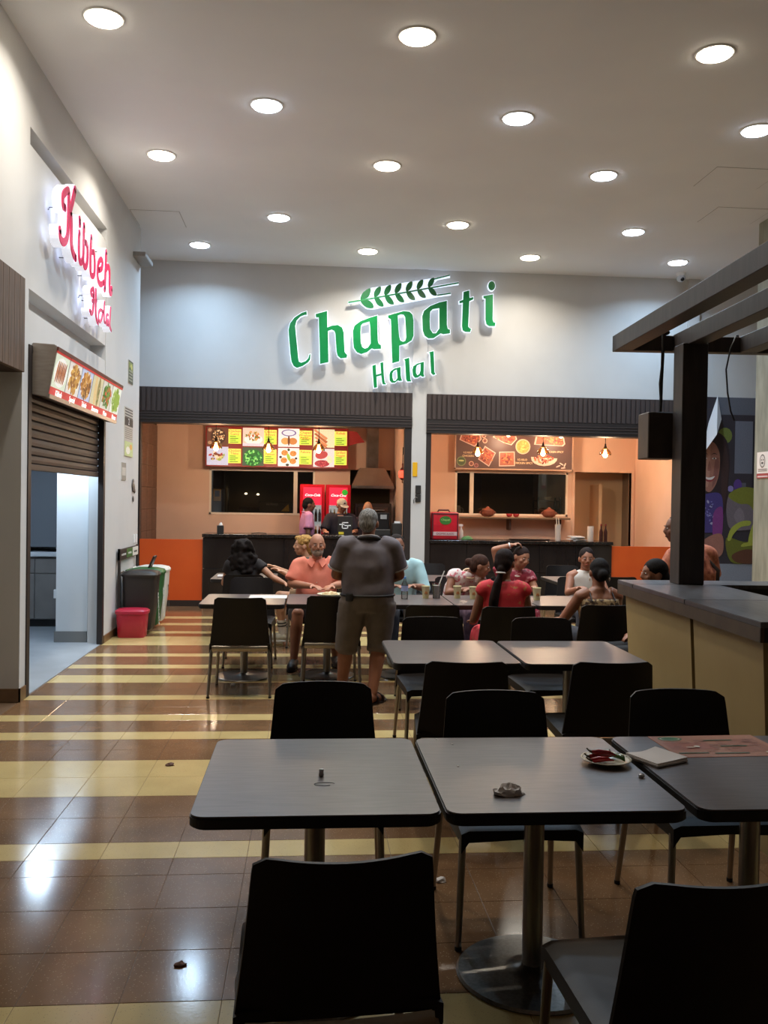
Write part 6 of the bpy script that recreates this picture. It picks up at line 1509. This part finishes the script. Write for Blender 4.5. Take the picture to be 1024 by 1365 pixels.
for k in range(5):
    b = BM(); NN = 10; tp, bt = [], []
    for j in range(NN+1):
        for i in range(NN+1):
            x_ = -.080+.16*i/NN; y_ = -.076+.152*j/NN; x_, y_ = x_+.003*math.sin(k*2.1), y_+.003*math.cos(k*1.7)
            z_ = k*.0030 + .004*k/4*math.cos(i/NN*5+.4)*(j/NN) + .003*k/4*(i/NN)**2
            tp.append(b.verts.new((x_, y_, z_+.0031))); bt.append(b.verts.new((x_, y_, z_)))
    for j in range(NN):
        for i in range(NN):
            q_ = j*(NN+1)+i; b.faces.new((tp[q_],tp[q_+1],tp[q_+NN+2],tp[q_+NN+1])); b.faces.new((bt[q_+NN+1],bt[q_+NN+2],bt[q_+1],bt[q_]))
    for i in range(NN):
        for a_, c_ in ((i, i+1), (NN*(NN+1)+i+1, NN*(NN+1)+i), ((i+1)*(NN+1), i*(NN+1)), (i*(NN+1)+NN, (i+1)*(NN+1)+NN)): b.faces.new((bt[a_], bt[c_], tp[c_], tp[a_]))
    mk('napkin', b, tis, t)
t = thing('crumpled_napkin', 'crumpled white napkin on the chillies table', 'napkin', (.657,2.872,TZ))
for (dx, dy, sx, sy, rz_, sd) in ((0,0,.045,.03,.2,1),(.012,.006,.04,.026,-.4,5)):
    b = BM(); bmesh.ops.create_icosphere(b, subdivisions=3, radius=1)
    for v in b.verts:
        n_ = noise.noise(v.co*2.2+Vector((sd,0,0))); v.co = Vector((v.co.x*sx*(1+.35*n_), v.co.y*sy*(1+.4*n_), max(0, (v.co.z+.2)*.022*(1+.8*n_))))
        v.co = Matrix.Rotation(rz_, 3, 'Z') @ v.co + Vector((dx,dy,0))
    mk('fold', b, tis, t, smooth='auto')
t = thing('bottle_cap', 'tiny silver bottle cap on the empty near table', 'bottle cap', (.055,3.085,TZ))
b = BM(); lathe(b, [(.008,0),(.0095,.004),(.0075,.014),(.009,.02),(.007,.024)], 12); mk('cap', b, M('cap_silver', (190,188,186), .25, .7), t, smooth='auto')
b = BM(); tube(b, [(.0+.035*math.cos(a)-.01, -.055+.016*math.sin(a), TZ+.0005) for a in [k*.35 for k in range(1, 16)]], .0012, 5); o = mk('ring_stain', b, M('stain_dark', (50,52,52), .6), loc=(.075,3.05,0)); tag(o, 'thin dark wet ring mark near the bottle cap', 'stain')
for (x, y, lab, gx) in ((1.165,3.03,'small crumpled foil scrap beside the china plate','foil'),):
    b = BM(); bmesh.ops.create_icosphere(b, subdivisions=2, radius=.011)
    for v in b.verts: v.co *= 1+.5*noise.noise(v.co*200); v.co.z = max(v.co.z*.8+.006, 0)
    o = mk('foil_scrap', b, M('cap_silver', (190,188,186), .25, .7), loc=(x,y,TZ)); tag(o, lab, 'scrap')
for (x, y) in ((.545,3.18),(.57,3.47),(.52,3.55)):
    b = BM(); rbox(b, -.006, .006, -.003, .003, 0, .002, .0008, 1); o = mk('paper_crumb', b, tis, loc=(x,y,TZ), rz=x*9); tag(o, 'tiny white paper crumb on the chillies table', 'crumb', 'paper crumbs on the table')
# paper menu placemat
t = thing('paper_menu', 'orange printed paper menu with green round emblem lying on table', 'menu', (1.40,3.26,TZ), rad(2))
b = BM(); box(b, 0, .445, 0, .30, 0, .0015); mk('sheet', b, M('paper_orange', (178,112,80), .5), t)
pr = Print(); pr.rect(.004,.441,.004,.296,(186,124,92)); pr.rect(.02,.20,.10,.20,(178,106,82)); pr.rect(.24,.42,.06,.24,(170,104,74))
pr.disc(.075,.255,.05,.03,(40,110,60),20); pr.disc(.075,.255,.042,.023,(214,220,190),20); pr.disc(.075,.255,.036,.018,(44,116,64),20)
for (a0,a1,c0) in ((.02,.14,.045),(.16,.30,.035),(.20,.32,.215),(.23,.34,.13)): pr.rect(a0,a1,c0,c0+.012,(66,92,46))
rr = random.Random(2)
for k in range(22): xx = rr.uniform(.03,.38); zz = rr.uniform(.05,.23); pr.rect(xx, xx+rr.uniform(.02,.05), zz, zz+.004, (120,60,40)); pr.k -= .8
pr.disc(.40,.035,.035,.022,(226,214,190),16); pr.disc(.40,.035,.026,.015,(150,110,70),16); pr.disc(.13,.13,.012,.012,(236,226,210)); pr.disc(.10,.12,.02,.006,(226,206,180))
o = pr.build('printed_face', MV('menu_print', 0, .35), t, loc=(0,0,.0018)); o.rotation_euler = (-PI/2, 0, 0)
# diners' row: cups, glasses, plates
cupm = MN('cream_paper_cup', (226,216,170), (206,196,140), 14, .5)
def paper_cup(x, y, lab, sc=1.0, col=None):
    t = thing('paper_cup', lab, 'cup', (x,y,TZ), 0, 'paper cups on the diners row')
    b = BM(); lathe(b, [(.029*sc,0),(.030*sc,.006),(.040*sc,.115*sc),(.0425*sc,.118*sc),(.041*sc,.121*sc),(.038*sc,.115*sc),(.028*sc,.01)], 20, cap=False); mk('cup', b, cupm, t, smooth='auto')
    b = BM(); lathe(b, [(.0365*sc,.095*sc),(.0365*sc,.096*sc)], 16); mk('drink', b, M('drink_brown', (120,80,50), .2), t)
    b = BM()
    for k in range(5): a = -1.9+k*.16; ell(b, (.0355*sc*math.cos(a), .0355*sc*math.sin(a), .05+.012*(k%2)), (.008,.004,.012), Matrix.Rotation(a, 3, 'Z'), 6, 4)
    mk('printed_motif', b, M('cup_motif', (176,110,50), .5), t, smooth=True)
paper_cup(1.146,8.70,'cream paper cup next to the clear glass with straw')
paper_cup(1.46,8.72,'cream paper cup standing in front of the leaning woman')
paper_cup(1.606,8.66,'cream paper cup between leaning woman and woman in red')
paper_cup(2.223,8.60,'cream paper cup at the right shoulder of the woman in red')
paper_cup(2.86,8.66,'cream paper cup before the woman in white')
clear = MGLASS('clear_glass', (236,238,236), .03, .5)
t = thing('straw_glass', 'tall clear glass of milky drink with a white straw', 'glass', (1.25,8.69,TZ))
b = BM(); lathe(b, [(.034,0),(.036,.004),(.045,.15),(.043,.15),(.034,.008),(.001,.008)], 20, cap=False); mk('glass', b, clear, t, smooth='auto')
b = BM(); lathe(b, [(.032,.009),(.041,.128)], 18); mk('drink', b, M('drink_milky', (206,198,186), .3), t, smooth='auto')
b = BM(); tube(b, [(-.01,0,.02),(.03,0,.15),(.075,0,.27)], .005, 8); mk('straw', b, M('straw_white', (236,234,228), .4), t)
def water_bottle(x, y, z, lab, sc=1.0):
    t = thing('water_bottle', lab, 'bottle', (x,y,z))
    b = BM(); lathe(b, [(.028*sc,0),(.032*sc,.008),(.032*sc,.06*sc),(.029*sc,.07*sc),(.032*sc,.08*sc),(.032*sc,.13*sc),(.014*sc,.17*sc),(.012*sc,.19*sc)], 18); mk('bottle', b, clear, t, smooth='auto')
    b = BM(); lathe(b, [(.0328*sc,.075*sc),(.0328*sc,.125*sc)], 18, cap=False); mk('label_band', b, M('label_blue', (150,160,196), .4), t, smooth='auto')
    b = BM(); lathe(b, [(.0145*sc,.185*sc),(.0145*sc,.205*sc)], 14); mk('cap', b, M('cap_blue', (90,140,190), .4), t)
water_bottle(.93,8.62,TZ,'clear water bottle before the man in light blue',1.05)
water_bottle(2.02,8.30,TZ,'clear water bottle with blue cap beside the camisole woman',.95)
t = thing('serving_plate', 'pale plate with food before the man in salmon', 'plate', (.22,8.86,TZ))
b = BM(); lathe(b, dished(.13,.022), 32, cap=False); mk('dish', b, M('plate_green_white', (206,206,176), .3), t, smooth=True)
b = BM(); bmesh.ops.create_icosphere(b, subdivisions=3, radius=1)
for v in b.verts: v.co = Vector((v.co.x*.085, v.co.y*.06, max(0, v.co.z*.032*(1+.8*noise.noise(v.co*3)))+.008))
mk('food', b, MN('flatbread', (214,196,150), (176,140,90), 30, .7), t, smooth=True)
for (x0, y0, w_, d_, lab) in ((-.56,8.62,.36,.26,'white paper sheet lying on the end table of the diners row'),(.10,8.72,.30,.14,'white paper mat under the plate before the man in salmon')):
    b = BM(); box(b, 0, w_, 0, d_, 0, .0012); o = mk('paper_sheet', b, M('paper_white', (214,208,200), .6), loc=(x0,y0,TZ)); tag(o, lab, 'paper')
t = thing('wrapped_box', 'small white food packet on the small table by the counter', 'packet', (-1.02,10.85,TZ))
b = BM(); rbox(b, -.06, .06, -.05, .05, 0, .03, .008, 1); mk('packet', b, tis, t)
b = BM(); rbox(b, -.05, .03, .06, .12, 0, .02, .006, 1); mk('flap', b, tis, t)
# litter on the floor
def crumple(nm, x, y, s, mt, lab, cat):
    b = BM(); bmesh.ops.create_icosphere(b, subdivisions=2, radius=1)
    for v in b.verts: n_ = noise.noise(v.co*1.7+Vector((x,y,0))); v.co = Vector((v.co.x*s*(1+.5*n_), v.co.y*s*.7*(1+.5*n_), max(0, (v.co.z+.1)*s*.5*(1+.6*n_))))
    o = mk(nm, b, mt, loc=(x,y,0)); tag(o, lab, cat)
leafm = MN('dry_leaf_brown', (110,66,40), (84,48,28), 40, .7)
crumple('dry_leaf', -.438, 3.255, .024, leafm, 'curled dry brown leaf on a brown floor tile', 'leaf')
crumple('dry_leaf', -.846, 5.70, .03, leafm, 'dry brown leaf on the wide cream floor band', 'leaf')
crumple('paper_scrap', .60, 3.92, .03, tis, 'scrap of white tissue on the floor under the tables', 'scrap')
b = BM(); rbox(b, -.02, .02, -.012, .012, 0, .02, .004, 1); o = mk('white_block', b, tis, loc=(-.655,8.10,0)); tag(o, 'small white block on the floor by the table base', 'block')

bpy.data.scenes.remove(WORK)
